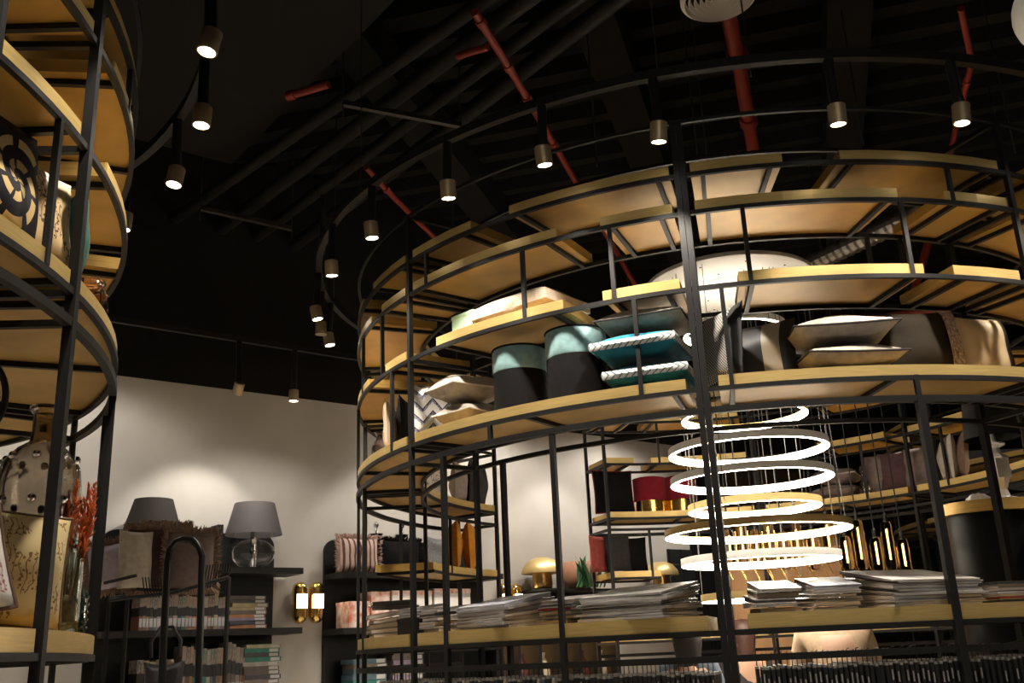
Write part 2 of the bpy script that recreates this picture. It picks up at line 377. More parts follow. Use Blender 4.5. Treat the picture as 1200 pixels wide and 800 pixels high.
t = thing('fill_track', 'straight unseen track added behind the camera for fill light', 'track', (1.0, -2.2, 4.3))  # unseen track and lamps, added to brighten table edges and magazines from the front
MB().box((0, 0, 0), (12, .04, .05)).build('track_rail', BLACK, t)
for k in range(2, 7):
    x = -4.2 + k * 1.75
    spotlight((x, -2.2, 4.0), 4.28, 'added fill spotlight on the unseen track behind the camera', 'spotlights outside the picture', (x * .8 + 1.2, 5.2, 1.6), True, FRONT_W, 60)
# ------------------------------------------------------------------ ring chandelier
CH = Vector((1.76, 7.5, 0))
ch = thing('ring_chandelier', 'chandelier of stacked glowing rings hanging inside the central shelving', 'chandelier', (CH.x, CH.y, 0))
disc = MB().lathe([(0, 4.28), (.64, 4.28), (.66, 4.29), (.66, 4.32), (.64, 4.33), (0, 4.33)], 64).build('canopy_disc', WHITE, ch, smooth=True)
MB().lathe([(.24, 4.272), (.243, 4.28)], 48, cap=False).lathe([(.246, 4.28), (.243, 4.272)], 48, cap=False).build('canopy_seam', GREYP, disc)
hole = MB().lathe([(0, 4.277), (.009, 4.277), (.009, 4.281)], 8, cap=False).mesh('canopy_hole', BLACK)
for r, n in ((.33, 8), (.55, 10)):
    for k in range(n): p = pol(Vector((0, 0, 0)), r, k * 360 / n + 20); obj('canopy_hole', hole, disc, (p.x, p.y, 0))
CRINGS = [(3.905, .40, 'w'), (3.225, .48, 'g'), (2.958, .60, 'w'), (2.735, .605, 'w'), (2.525, .492, 'g'), (2.348, .682, 'g'), (2.135, .58, 'w'), (1.872, .46, 'g')]
for z, r, k in CRINGS:
    rg = MB().arc(r - .028, r, z - .025, z + .027, 0, 360, 96).build('ring_body', GREYP if k == 'w' else SATIN, ch, smooth=True)
    MB().arc(r - .030, r - .0285, z - .022, z + .018, 0, 360, 96).arc(r - .029, r - .004, z - .0275, z - .0255, 0, 360, 96).build('led_strip', LED, rg, smooth=True)
    for j in range(3):
        p = pol(Vector((0, 0, 0)), r - .014, 35 + 120 * j + r * 300); q = min(1, .62 / r); MB().tube([(p.x, p.y, z + .025), (p.x * q, p.y * q, 4.28)], .0025, 5).build('suspension_cable', STEEL, ch)

# ------------------------------------------------------------------ cushions
def cushion_mesh(w_, h, t, n=14, flat=.06, sag=0, edge=.0, seed=0):
    """lying in XZ, origin at its bottom middle, thickness along Y, UV over the face"""
    rnd = random.Random(seed); ph = [rnd.uniform(0, 6) for _ in range(4)]
    mb = MB(); vs, uv, fs = [], [], []
    for side in (-1, 1):
        for j in range(n + 1):
            for i in range(n + 1):
                u, v = 2 * i / n - 1, 2 * j / n - 1
                x = w_ / 2 * u * (1 - flat * (1 - v * v)) ; z = h / 2 * v * (1 - flat * (1 - u * u)) + h / 2
                k = max(0, (1 - u * u) * (1 - v * v)) ** .42
                wr = .05 * t * (math.sin(4 * u + ph[0] + 2 * v) + math.sin(5 * v + ph[1]) ) * k
                y = side * (t / 2 * k + edge) + wr
                z -= sag * h * (1 - abs(u)) * max(0, v) ** 2
                vs.append((x, y, z)); uv.append((i / n, j / n))
    N = (n + 1) * (n + 1)
    for s_ in (0, 1):
        for j in range(n):
            for i in range(n):
                a = s_ * N + j * (n + 1) + i; q = (a, a + 1, a + n + 2, a + n + 1); fs.append(q if s_ == 0 else q[::-1])
    if edge:
        per = [i for i in range(n + 1)] + [(j + 1) * (n + 1) - 1 for j in range(1, n + 1)] + [n * (n + 1) + i for i in range(n - 1, -1, -1)] + [j * (n + 1) for j in range(n - 1, 0, -1)]
        for a, b in zip(per, per[1:] + per[:1]): fs.append((a, a + N, b + N, b))
    mb.add(vs, fs, 0, uv); rim = []
    for u, v in [(-1 + 2 * i / n, -1) for i in range(n)] + [(1, -1 + 2 * i / n) for i in range(n)] + [(1 - 2 * i / n, 1) for i in range(n)] + [(-1, 1 - 2 * i / n) for i in range(n)]:
        rim.append((w_ / 2 * u * (1 - flat * (1 - v * v)), 0, h / 2 * v * (1 - flat * (1 - u * u)) + h / 2 - sag * h * (1 - abs(u)) * max(0, v) ** 2))
    return mb, rim
def cushion(label, w_, h, t, m, P, rz=0, lean=0, lying=False, roll=0, piping=None, pr=.006, group=None, name='cushion', flat=.06, fringe=None, **k):
    """standing: P is the bottom middle; lying: P is the centre of its underside"""
    T = thing(name, label, 'cushion', P, group=group)
    mb, rim = cushion_mesh(w_, h, t, flat=flat, seed=hash(label) % 997 if False else len(label) * 13 + int(w_ * 1000), **k)
    if lying: M_ = Matrix.Translation((0, 0, t / 2)) @ Matrix.Rotation(rz, 4, 'Z') @ Matrix.Rotation(roll, 4, 'Y') @ Matrix.Rotation(PI / 2, 4, 'X') @ Matrix.Translation((0, 0, -h / 2))
    else: M_ = Matrix.Rotation(rz, 4, 'Z') @ Matrix.Rotation(-lean, 4, 'X') @ Matrix.Rotation(roll, 4, 'Y')
    lo = min((M_ @ Vector(v)).z for v in mb.v)
    M_ = Matrix.Translation((0, 0, -lo)) @ M_
    def put(b, nm, m_, sm=True):
        o = b.build(nm, m_, T, smooth=sm); o.matrix_local = M_; return o
    put(mb, 'cover', m)
    if piping: put(MB().tube(rim, pr, 6, closed=True), 'piping', piping)
    if fringe:
        fb = MB(); rnd = random.Random(5)
        for i, p in enumerate(rim):
            q = Vector(rim[(i + 1) % len(rim)]); p = Vector(p); c = Vector((0, 0, h / 2))
            for s_ in range(7):
                a = p.lerp(q, s_ / 7); d = (a - c).normalized(); e = a + d * .048 + Vector((rnd.uniform(-.012, .012), rnd.uniform(-.03, .03), rnd.uniform(-.012, .012)))
                fb.tube([a, (a + e) / 2 + Vector((0, rnd.uniform(-.01, .01), 0)), e], [.006, .007, .002], 4)
        o = put(fb, 'fringe', fringe); o['kind'] = 'stuff'
    return T
def fabric(name, col, **k):
    k.setdefault('spec', .15); k.setdefault('rough', .85); k.setdefault('noise', .18); k.setdefault('nscale', 30); k.setdefault('bump', .25); k.setdefault('bscale', 240); k['sheen'] = k.get('sheen', .1) * .12
    return mat(name, col, **k)
F_BEIGE = fabric('beige_linen', (.40, .345, .28)); F_GREYB = fabric('grey_beige_linen', (.35, .31, .265)); F_TAUPE = fabric('taupe_linen', (.24, .195, .165))
F_DARK = fabric('charcoal_cloth', (.035, .031, .032)); F_BLACKV = fabric('black_velvet', (.009, .0085, .009), sheen=.05, spec=.06); F_TEAL = fabric('teal_velvet', (.012, .13, .19), sheen=.5); F_TEALD = fabric('dark_teal_velvet', (.01, .045, .06), sheen=.5)
F_MINT = fabric('pale_teal_velvet', (.22, .36, .37), sheen=.6, bscale=20); F_RED = fabric('crimson_velvet', (.20, .012, .022), sheen=.4); F_RUST = fabric('rust_red_cloth', (.25, .05, .04)); F_BROWN = fabric('brown_cloth', (.12, .075, .055))
F_OCHRE = fabric('ochre_velvet', (.42, .17, .02), sheen=.4); F_MAUVE = fabric('mauve_taupe_cloth', (.155, .115, .105)); F_PLUM = fabric('plum_velvet', (.075, .04, .045), sheen=.3); F_LILAC = fabric('pale_lilac_cloth', (.36, .31, .34)); F_BRONZE = mat('bronze_satin', (.022, .017, .011), .7, 0, spec=.1, noise=.2, nscale=5, bump=.5, bscale=10)
F_CHAMP = mat('champagne_satin', (.30, .225, .14), .38, .2, noise=.15, nscale=4, bump=.6, bscale=9); F_LEATHER = mat('black_leather', (.016, .015, .016), .38, bump=.3, bscale=18); F_WHITE = fabric('white_cotton', (.62, .58, .54)); F_FRINGE = fabric('brown_yarn', (.21, .14, .10)); F_GREEN = fabric('bottle_green_velvet', (.01, .07, .045), sheen=.4); F_GOLD = mat('gold_jacquard', (.60, .46, .22), .42, .3, noise=.15, nscale=8, bump=.5, bscale=14)
F_STRIPE = fabric('striped_bluegrey', (.30, .28, .30))
def chevron():
    m = mat('chevron_weave', (.6, .58, .55), .85); nt, b = nodes_of(m); tc, u, v = uvsep(nt)
    z = mathn(nt, 'PINGPONG', mathn(nt, 'MULTIPLY', u, 2.0), .5)
    y = mathn(nt, 'FRACT', mathn(nt, 'ADD', mathn(nt, 'MULTIPLY', v, 4.2), mathn(nt, 'MULTIPLY', z, 1.7)))
    n = nt.nodes.new('ShaderNodeTexNoise'); n.inputs['Scale'].default_value = 26; nt.links.new(tc.outputs['UV'], n.inputs['Vector'])
    k = mathn(nt, 'GREATER_THAN', mathn(nt, 'ADD', y, mathn(nt, 'MULTIPLY', n.outputs['Fac'], .55)), .93)
    k2 = mathn(nt, 'GREATER_THAN', mathn(nt, 'ADD', y, mathn(nt, 'MULTIPLY', n.outputs['Fac'], .5)), 1.12)
    c = mixcol(nt, k, (.55, .53, .50), (.17, .18, .23)); c = mixcol(nt, k2, c, (.03, .03, .06)); nt.links.new(c, b.inputs['Base Color']); return m
def speckle(name, base, fig, scale=9, thr=.52, metal=0., rim=True, invert=False):
    """embroidered sprays: clusters of small blobs in a few patches of the face"""
    m = mat(name, base, .5); nt, b = nodes_of(m); tc, u, v = uvsep(nt)
    n = nt.nodes.new('ShaderNodeTexNoise'); n.inputs['Scale'].default_value = 3.4; n.inputs['Detail'].default_value = 1; nt.links.new(tc.outputs['UV'], n.inputs['Vector'])
    vo = nt.nodes.new('ShaderNodeTexVoronoi'); vo.inputs['Scale'].default_value = scale * 3.4; nt.links.new(tc.outputs['UV'], vo.inputs['Vector'])
    wv = nt.nodes.new('ShaderNodeTexWave'); wv.inputs['Scale'].default_value = scale * .7; wv.inputs['Distortion'].default_value = 9; wv.inputs['Detail'].default_value = 2; nt.links.new(tc.outputs['UV'], wv.inputs['Vector'])
    patch = mathn(nt, 'GREATER_THAN', n.outputs['Fac'], thr)
    blob = mathn(nt, 'MAXIMUM', mathn(nt, 'LESS_THAN', vo.outputs['Distance'], .36), mathn(nt, 'GREATER_THAN', wv.outputs['Fac'], .93))
    k = mathn(nt, 'MULTIPLY', patch, blob)
    if rim:
        e = mathn(nt, 'MINIMUM', mathn(nt, 'MINIMUM', u, mathn(nt, 'SUBTRACT', 1, u)), mathn(nt, 'MINIMUM', v, mathn(nt, 'SUBTRACT', 1, v)))
        k = mathn(nt, 'MULTIPLY', k, mathn(nt, 'GREATER_THAN', e, .05))
    nt.links.new(mixcol(nt, k, base, fig), b.inputs['Base Color'])
    bp = nt.nodes.new('ShaderNodeBump'); bp.inputs['Strength'].default_value = .6; bp.inputs['Distance'].default_value = .004; nt.links.new(k, bp.inputs['Height']); nt.links.new(bp.outputs[0], b.inputs['Normal'])
    if metal: nt.links.new(mathn(nt, 'MULTIPLY', k, metal), b.inputs['Metallic'])
    return m
def bands(name, cols, axis=0, rough=.7):
    """cols = [(upper limit, colour), ...] along one UV axis"""
    m = mat(name, cols[0][1], rough); nt, b = nodes_of(m); tc, u, v = uvsep(nt); x = (u, v)[axis]; c = cols[0][1]
    for (lim, _), (_, nx) in zip(cols, cols[1:]): c = mixcol(nt, mathn(nt, 'GREATER_THAN', x, lim), c, nx)
    nt.links.new(c, b.inputs['Base Color']); return m
M_CHEV = chevron()
M_SPRAY = speckle('floral_embroidery_beige', (.52, .41, .31), (.33, .16, .12), 8, .42)
M_GOLDSPRAY = speckle('gold_cloth_brown_embroidery', (.62, .48, .24), (.22, .12, .035), 9, .5)
M_SATINSPRAY = speckle('gold_satin_bead_embroidery', (.62, .45, .24), (.15, .09, .04), 8, .5, .3)
M_PAT = speckle('pale_printed_cloth', (.50, .45, .40), (.14, .11, .10), 5, .42)
M_WOVEN = mat('black_white_weave', (.3, .29, .27), .8); nt, b = nodes_of(M_WOVEN); tc, u, v = uvsep(nt)
ck = nt.nodes.new('ShaderNodeTexChecker'); ck.inputs['Scale'].default_value = 46; ck.inputs[1].default_value = (.45, .43, .40, 1); ck.inputs[2].default_value = (.02, .02, .02, 1); nt.links.new(tc.outputs['UV'], ck.inputs['Vector']); nt.links.new(mixcol(nt, mathn(nt, 'LESS_THAN', mathn(nt, 'ABSOLUTE', mathn(nt, 'SUBTRACT', u, .5)), .3), (.015, .015, .015), ck.outputs['Color']), b.inputs['Base Color'])
M_BWB = bands('black_beige_black_panels', [(.62, (.014, .013, .014)), (.84, (.30, .26, .19)), (1, (.012, .012, .012))], 0, .5)
M_CHB = bands('champagne_with_black_band', [(.8, (.36, .275, .17)), (1, (.012, .011, .011))], 0, .45)
M_SNAKE = mat('snakeskin_trim', (.30, .23, .20), .5, noise=.85, nscale=60, col2=(.05, .035, .03))
M_KNOT = mat('pink_brown_woven_stripes', (.42, .28, .23), .9); nt, b = nodes_of(M_KNOT); tc, u, v = uvsep(nt)
wv = nt.nodes.new('ShaderNodeTexWave'); wv.inputs['Scale'].default_value = 2.4; wv.inputs['Distortion'].default_value = 1.2; wv.inputs['Detail'].default_value = 3; nt.links.new(tc.outputs['UV'], wv.inputs['Vector']); nt.links.new(mixcol(nt, mathn(nt, 'GREATER_THAN', wv.outputs['Fac'], .72), (.50, .34, .28), (.09, .05, .045)), b.inputs['Base Color'])
def scroll():
    m = mat('black_satin_gold_scroll', (.012, .011, .016), .6, spec=.2); nt, b = nodes_of(m); tc, u, v = uvsep(nt)
    x = mathn(nt, 'SUBTRACT', u, .62); y = mathn(nt, 'SUBTRACT', v, .45)
    r = mathn(nt, 'SQRT', mathn(nt, 'ADD', mathn(nt, 'MULTIPLY', x, x), mathn(nt, 'MULTIPLY', mathn(nt, 'MULTIPLY', y, y), .8)))
    a = mathn(nt, 'ARCTAN2', y, x)
    sp = mathn(nt, 'SINE', mathn(nt, 'ADD', mathn(nt, 'MULTIPLY', r, 38), mathn(nt, 'MULTIPLY', a, 2)))
    k = mathn(nt, 'MULTIPLY', mathn(nt, 'GREATER_THAN', sp, .25), mathn(nt, 'MULTIPLY', mathn(nt, 'LESS_THAN', r, .36), mathn(nt, 'GREATER_THAN', mathn(nt, 'SINE', mathn(nt, 'MULTIPLY', a, 7)), -.75)))
    nt.links.new(mixcol(nt, k, (.012, .011, .016), (.52, .38, .17)), b.inputs['Base Color']); return m
M_SCROLL = scroll()
def braid():
    m = mat('white_teal_braid', (.6, .6, .6), .8); nt, b = nodes_of(m); tc, u, v = uvsep(nt)
    z = mathn(nt, 'PINGPONG', v, .5); y = mathn(nt, 'FRACT', mathn(nt, 'ADD', mathn(nt, 'MULTIPLY', u, 1.0), mathn(nt, 'MULTIPLY', z, 1.6)))
    nt.links.new(mixcol(nt, mathn(nt, 'GREATER_THAN', y, .72), (.62, .62, .60), (.10, .16, .18)), b.inputs['Base Color']); return m
M_BRAID = braid()

SHELF_TOP = {k: Z[k] + TH[k] + .001 for k in TH}
def near(px, lv, r=2.57, c=G, far=False):
    z = SHELF_TOP[lv]; a = ang_at(px, z, r, c, far); return pol(c, r, a, z), math.radians(a + (90 if not far else -90)), a

# --- cushions and boxes of the display level (L3), left to right
P, rz, a = near(437, 'L3', 2.62)
t = thing('glass_vase', 'smoky ribbed glass vase at the left end of the display shelf', 'vase', P)
MB().lathe([(.0, 0), (.075, 0), (.088, .02), (.09, .12), (.085, .2), (.07, .235), (.055, .255), (.05, .29), (.062, .31), (.055, .31), (.044, .288), (.05, .255), (.078, .2), (.082, .12), (.08, .03), (0, .02)], 24).build('vase_body', SMOKE, t, smooth=True)
P, rz, a = near(460, 'L3', 2.66); cushion('slim floral cushion standing edge-on left of the black shelving post', .34, .35, .10, M_SPRAY, P, math.radians(86), .03)
P, rz, a = near(478, 'L3', 2.56); cushion('dark charcoal cushion standing behind the slim black post', .34, .38, .1, F_BLACKV, P, math.radians(84), .05)
P, rz, a = near(507, 'L3', 2.62); cushion('blue and white chevron cushion beside the flat beige cushions', .26, .36, .10, M_CHEV, P, math.radians(14), .12)
P, rz, a = near(522, 'L3', 2.42); cushion('pale printed cushion whose corner peeks above the chevron one', .32, .38, .1, M_PAT, P, math.radians(30), .02, roll=.1)
P, rz, a = near(556, 'L3', 2.55); st = 'flat beige cushion with piped edge, %s of the pair left of the stools'
cushion(st % 'lower', .31, .40, .15, F_GREYB, P, rz + .1, lying=True, piping=F_WHITE, flat=.04)
cushion(st % 'upper', .34, .42, .17, F_GREYB, P + Vector((-.03, 0, .15)), rz - .15, lying=True, roll=.04, piping=F_WHITE, flat=.04)
def pouf(label, P, r, h, top, base, seam, basem=None, group=None):
    t = thing('pouf', label, 'stool', P, group=group); k = seam
    MB().lathe([(0, 0), (r - .01, 0), (r, .008), (r, k)], 40, cap=False).build('pouf_base', base, t, smooth=True)
    MB().lathe([(r, k), (r + .003, k + .01), (r + .003, h - .03), (r - .005, h - .008), (r - .03, h), (0, h + .008)], 40, cap=False).build('pouf_cover', top, t, smooth=True)
    MB().tube([pol(Vector((0, 0, 0)), r + .001, q * 9, h - .014) for q in range(40)], .006, 6, closed=True).build('piping', F_BLACKV if basem is None else top, t, smooth=True)
    return t
P, rz, a = near(611, 'L3', 2.60); pouf('black and pale teal velvet stool, left one beside the beige cushions', P, metres(64, P) / 2, .385, F_MINT, F_BLACKV, .235, group='two-tone velvet stools')
P, rz, a = near(679, 'L3', 2.60); pouf('black and pale teal velvet stool, right one beside the teal cushions', P, metres(72, P) / 2, .41, F_MINT, F_BLACKV, .245, group='two-tone velvet stools')
P, rz, a = near(764, 'L3', 2.58)
def braided(label, P, rz, w_, d, h, col):
    T = thing('cushion', label, 'cushion', P, group='teal cushions with braid')
    mb, rim = cushion_mesh(w_, d, h, flat=.02, edge=.02, seed=4); M_ = Matrix.Translation((0, 0, h / 2 + .02)) @ Matrix.Rotation(rz, 4, 'Z') @ Matrix.Rotation(PI / 2, 4, 'X') @ Matrix.Translation((0, 0, -d / 2))
    o = mb.build('cover', col, T, smooth=True); o.matrix_local = M_
    b = MB(); q = [Vector(p) for p in rim]; q.append(q[0]); s_ = 0
    for p0, p1 in zip(q, q[1:]):
        for i in range(2):
            a, c_ = p0.lerp(p1, i / 2), p0.lerp(p1, (i + 1) / 2); d_ = ((a + c_) / 2 - Vector((0, 0, d / 2))).normalized() * .012
            ax = Vector((0, 1, 0)); L_ = (c_ - a).length / .034; u0 = s_; s_ += L_
            b.add([a + d_ - ax * .022, c_ + d_ - ax * .022, c_ + d_ * 1.8, a + d_ * 1.8, c_ + d_ + ax * .022, a + d_ + ax * .022], [(0, 1, 2, 3), (3, 2, 4, 5)], 0, [(u0, 0), (s_, 0), (s_, .5), (u0, .5), (s_, 1), (u0, 1)])
    o = b.build('braid_trim', M_BRAID, T, smooth=True); o.matrix_local = M_
cw = metres(94, P)
braided('teal cushion with white braid trim, lower of the two under beige', P + Vector((.01, 0, 0)), rz + .02, cw, .42, .10, F_TEAL)
braided('teal cushion with white braid trim, upper of the two under beige', P + Vector((-.03, 0, .15)), rz - .04, cw * 1.03, .43, .12, F_TEAL)
cushion('beige cushion with dark piping lying on the teal cushions', .47, .42, .125, F_BEIGE, P + Vector((-.0, 0, .31)), rz - .02, lying=True, piping=F_DARK, flat=.03)
P, rz, a = near(842, 'L3', 2.62); cushion('black cushion with white woven centre right of the double post', .40, .40, .10, M_WOVEN, P, rz - .9, .12, roll=.0)
P, rz, a = near(890, 'L3', 2.52); cushion('black leather cushion with beige stripe beside the woven one', .44, .35, .15, M_BWB, P, rz - .35, .16)
P, rz, a = near(992, 'L3', 2.58); st = 'grey beige cushion lying flat with piping, %s of two in the middle'
cushion(st % 'lower', metres(118, P), .43, .14, F_GREYB, P, rz + .05, lying=True, piping=F_DARK, flat=.04)
cushion(st % 'upper', metres(122, P), .44, .15, F_GREYB, P + Vector((-.02, 0, .14)), rz - .06, lying=True, roll=-.02, piping=F_DARK, flat=.04)
P, rz, a = near(1083, 'L3', 2.50); t = cushion('large bronze satin cushion with snakeskin trim leaning on the shelf', metres(112, P), .40, .15, F_BRONZE, P, rz - .12, .12)
for sx in (1,):
    o = MB().box((0, 0, 0), (.001, .001, .001))
wd = metres(112, P)
tr = MB(); n = 8
for j in range(n):
    z0, z1 = .40 * j / n, .40 * (j + 1) / n
    for s_, q in ((z0, z1),):
        tr.add([(wd * .30, -.066 * (1 - (2 * z0 / .4 - 1) ** 2) ** .42 - .012, z0), (wd * .47, -.03 * (1 - (2 * z0 / .4 - 1) ** 2) ** .42 - .012, z0), (wd * .47, -.03 * (1 - (2 * z1 / .4 - 1) ** 2) ** .42 - .012, z1), (wd * .30, -.066 * (1 - (2 * z1 / .4 - 1) ** 2) ** .42 - .012, z1)], [(0, 1, 2, 3)])
o = tr.build('snakeskin_panel', M_SNAKE, t, smooth=True); o.matrix_local = Matrix.Rotation(rz - .12, 4, 'Z') @ Matrix.Rotation(-.12, 4, 'X')
P, rz, a = near(1163, 'L3', 2.52); cushion('champagne satin cushion with black end band near the right edge', metres(78, P), .38, .15, M_CHB, P, rz - .1, .1)
# --- upper level (L4)
P, rz, a = near(555, 'L4', 2.62)
t = thing('gift_box', 'small mint green box on the shelf above the stools', 'box', P, (0, 0, rz))
MB().box((0, 0, .06), (.19, .16, .12)).build('box_body', mat('mint_card', (.42, .62, .46), .6, noise=.1), t); MB().box((0, 0, .129), (.196, .166, .018)).build('box_lid', mat('mint_card', (0, 0, 0)), t)
P, rz, a = near(622, 'L4', 2.52)
t = cushion('beige quilt folded in clear plastic on the shelf above the stools', .56, .42, .11, fabric('wrapped_quilt', (.50, .41, .33), bump=.6, bscale=25, rough=.3, coat=.8), P, rz - .05, lying=True, flat=.01, name='packed_quilt', edge=.03)
P, rz, a = near(434, 'L4', 2.55); cushion('crumpled white cushion at the far left of an upper shelf', .32, .3, .09, F_WHITE, P, 1.0, lying=True)

# ------------------------------------------------------------------ magazines on the table ring
COVERS = [(.42, .40, .39), (.30, .29, .29), (.52, .49, .46), (.25, .22, .21), (.46, .40, .35), (.36, .35, .37), (.16, .14, .14), (.55, .53, .51)]
def cover_mat(i): return mat('magazine_cover_%d' % i, COVERS[i], .25, noise=.45, nscale=5, coat=.4)
def wedge(w_, d, tf, tb, sl):
    # z of the lower face at front / back is 0 ; sl shifts the slope of the pile below it
    P = [(-w_ / 2, -d / 2, 0), (w_ / 2, -d / 2, 0), (w_ / 2, d / 2, sl), (-w_ / 2, d / 2, sl), (-w_ / 2, -d / 2, tf), (w_ / 2, -d / 2, tf), (w_ / 2, d / 2, sl + tb), (-w_ / 2, d / 2, sl + tb)]
    return P, [(3, 2, 1, 0), (4, 5, 6, 7), (0, 1, 5, 4), (1, 2, 6, 5), (2, 3, 7, 6), (3, 0, 4, 7)]
def stack(where, x0, x1, y_top, n, lv='T', d=.30, r=2.63, grow=.3, covers=None, top=None, c=G, base=0, name='magazine', jit=.018, spines=None, yawoff=0):
    P, rz, a = near((x0 + x1) / 2, lv, r, c); w_ = metres(x1 - x0, P) * .96
    # height from the picture: ray at y_top meets the front of the pile
    fr = P + Vector((math.cos(math.radians(a)), math.sin(math.radians(a)), 0)) * d / 2
    xx, yb = proj((fr.x, fr.y, P.z + base)); h = max(.02, metres(yb - y_top, fr) / .99)
    tf = h / n; z = base; sl = 0
    tv = [random.uniform(.6, 1.4) for _ in range(n)]; tv = [x * n / sum(tv) for x in tv]
    for i in range(n):
        ti = tf * (tv[i] if n > 1 else 1); tb = tf * (1 + grow); ci = (covers or list(range(8)))[i % len(covers or range(8))]
        vs_, fs = wedge(w_ * random.uniform(.95, 1), d * random.uniform(.95, 1), ti * .88, tb * .88, sl)
        lab = '%s %s from the bottom, pile %s' % (ordn(i), name, where)
        if i == n - 1: lab = 'topmost %s, pile %s' % (name, where)
        o = thing(name, lab, name, P + Vector((0, 0, z)), (0, 0, rz + yawoff), group='%ss in the pile %s' % (name, where))
        jx, jy, jr = random.uniform(-jit, jit), random.uniform(-jit, jit), random.uniform(-.05, .05)
        cm = cover_mat(ci) if not (i == n - 1 and top) else top
        q = Matrix.Rotation(jr, 3, 'Z'); vs_ = [q @ Vector(v) + Vector((jx, jy, 0)) for v in vs_]
        e = ti * .17
        # covers: two thin sheets; page block between
        lo = [vs_[k] for k in range(4)]; hi = [vs_[k + 4] for k in range(4)]
        up = Vector((0, 0, e))
        MB().add([p for p in lo] + [p + up for p in lo], fs).add([p - up for p in hi] + hi, fs).build('cover', cm, o)
        ins = lambda p: Vector((p.x * .985, p.y * .985, p.z))
        MB().add([ins(p + up) for p in lo] + [ins(p - up) for p in hi], fs).build('page_block', (spines[i % len(spines)] if spines else PAPER), o)
        z += ti; sl += tb - ti
    return P, rz, z
DARKPAGE = mat('dark_paper_edges', (.09, .08, .075), .7, noise=.5, nscale=30, stretch=(.3, .3, 90)); CREAM = mat('cream_paper_edges', (.50, .42, .30), .8, noise=.2, nscale=30, stretch=(.3, .3, 90)); TANPAGE = mat('tan_paper_edges', (.32, .25, .18), .8, noise=.3, nscale=30, stretch=(.3, .3, 90))
REDP = mat('red_spine', (.33, .02, .025), .4); NAVYP = mat('navy_spine', (.03, .04, .055), .4); GOLDP = mat('ochre_spine', (.36, .27, .13), .5)
def topcover(name, base, patchcol, u0=.35, u1=.75):
    return mat(name, base, .45, noise=.3, nscale=4, coat=.15, col2=patchcol)
P, rz, z = stack('of crumpled papers at the left table end', 438, 478, 722, 5, r=2.6, jit=.02)
stack('of dark portfolios over the crumpled papers', 440, 482, 706, 3, r=2.58, base=z + .035, covers=[6, 3, 6], spines=[DARKPAGE], grow=.2)
P, rz, a = near(497, 'T', 2.64); hb = metres(18, P)
t = thing('storage_box', 'flat black box left of the cream papers on the table ring', 'box', P, (0, 0, rz)); MB().box((0, 0, hb * .4), (.17, .26, hb * .8)).build('box_body', BLACKWOOD, t); MB().box((0, 0, hb * .9), (.176, .266, hb * .2)).build('box_lid', BLACKWOOD, t)
stack('of curling papers on the flat black box', 482, 512, 713, 4, base=hb + .003, d=.24, jit=.015, grow=.5)
stack('right of the flat black box', 513, 546, 716, 6, spines=[CREAM, CREAM, CREAM, PAPER, DARKPAGE, PAPER])
stack('wrapped in film left of the door post', 548, 640, 710, 7, top=topcover('film_wrapped_cover', (.46, .46, .52), (.2, .2, .24)), grow=.55, d=.36, r=2.6, yawoff=-.1)
stack('with brown spines behind the door post', 646, 692, 704, 6, r=2.58, spines=[TANPAGE, TANPAGE, CREAM, REDP, DARKPAGE, TANPAGE], covers=[3, 6])
stack('of wide grey portfolios by the double post', 692, 812, 697, 11, grow=.52, d=.40, r=2.585, yawoff=-.22, top=topcover('grey_city_cover', (.34, .33, .30), (.12, .12, .11)))
stack('of thick catalogues right of the double post', 882, 932, 690, 5, spines=[TANPAGE, PAPER, DARKPAGE], grow=.5, r=2.6, yawoff=.15)
stack('of blue and white catalogues', 943, 1001, 686, 7, spines=[PAPER, PAPER, TANPAGE, PAPER], grow=.5, r=2.6, top=topcover('blue_white_cover', (.62, .62, .64), (.10, .13, .2)), yawoff=.1)
stack('of large white prints', 1006, 1136, 679, 12, grow=.62, d=.40, r=2.55, covers=[7, 2, 0, 7], top=topcover('white_print_cover', (.60, .58, .55), (.38, .36, .34)), yawoff=.22)
stack('with red and navy spines at the right', 1140, 1200, 681, 7, r=2.58, spines=[NAVYP, REDP, GOLDP, PAPER, PAPER, TANPAGE], grow=.1)

# ------------------------------------------------------------------ hanging fabric sample books under the table ring
LABELM = mat('white_label', (.42, .41, .39), .6); HOOKM = STEEL
SCOL = [mat('sample_black', (.012, .012, .013), .6), mat('sample_charcoal', (.03, .03, .034), .6), mat('sample_blue', (.05, .08, .15), .6), mat('sample_cream', (.40, .36, .28), .7), mat('sample_sage', (.26, .28, .19), .8, noise=.5, nscale=40), mat('sample_white', (.50, .47, .43), .7)]
sb = [MB().box((.0, 0, -.24), (.34, .016, .40)).mesh('sample_cover', m) for m in SCOL]
sp = MB().box((0, 0, -.035), (.335, .013, .012)).mesh('sample_pages', LABELM); sl = MB().box((.1715, 0, -.095), (.001, .006, .045)).mesh('sample_label', LABELM)
hk = MB().tube([(.12, 0, -.03), (.12, 0, .02), (.128, 0, .03), (.165, 0, .034)], .0025, 5).mesh('hanger_hook', HOOKM)
a_ = [217.8]
while a_[-1] < 287: a_.append(a_[-1] + (.47 if 245 < a_[-1] < 277 else .62))
a_ = [a for a in a_ if not 254.4 < a < 257.8]
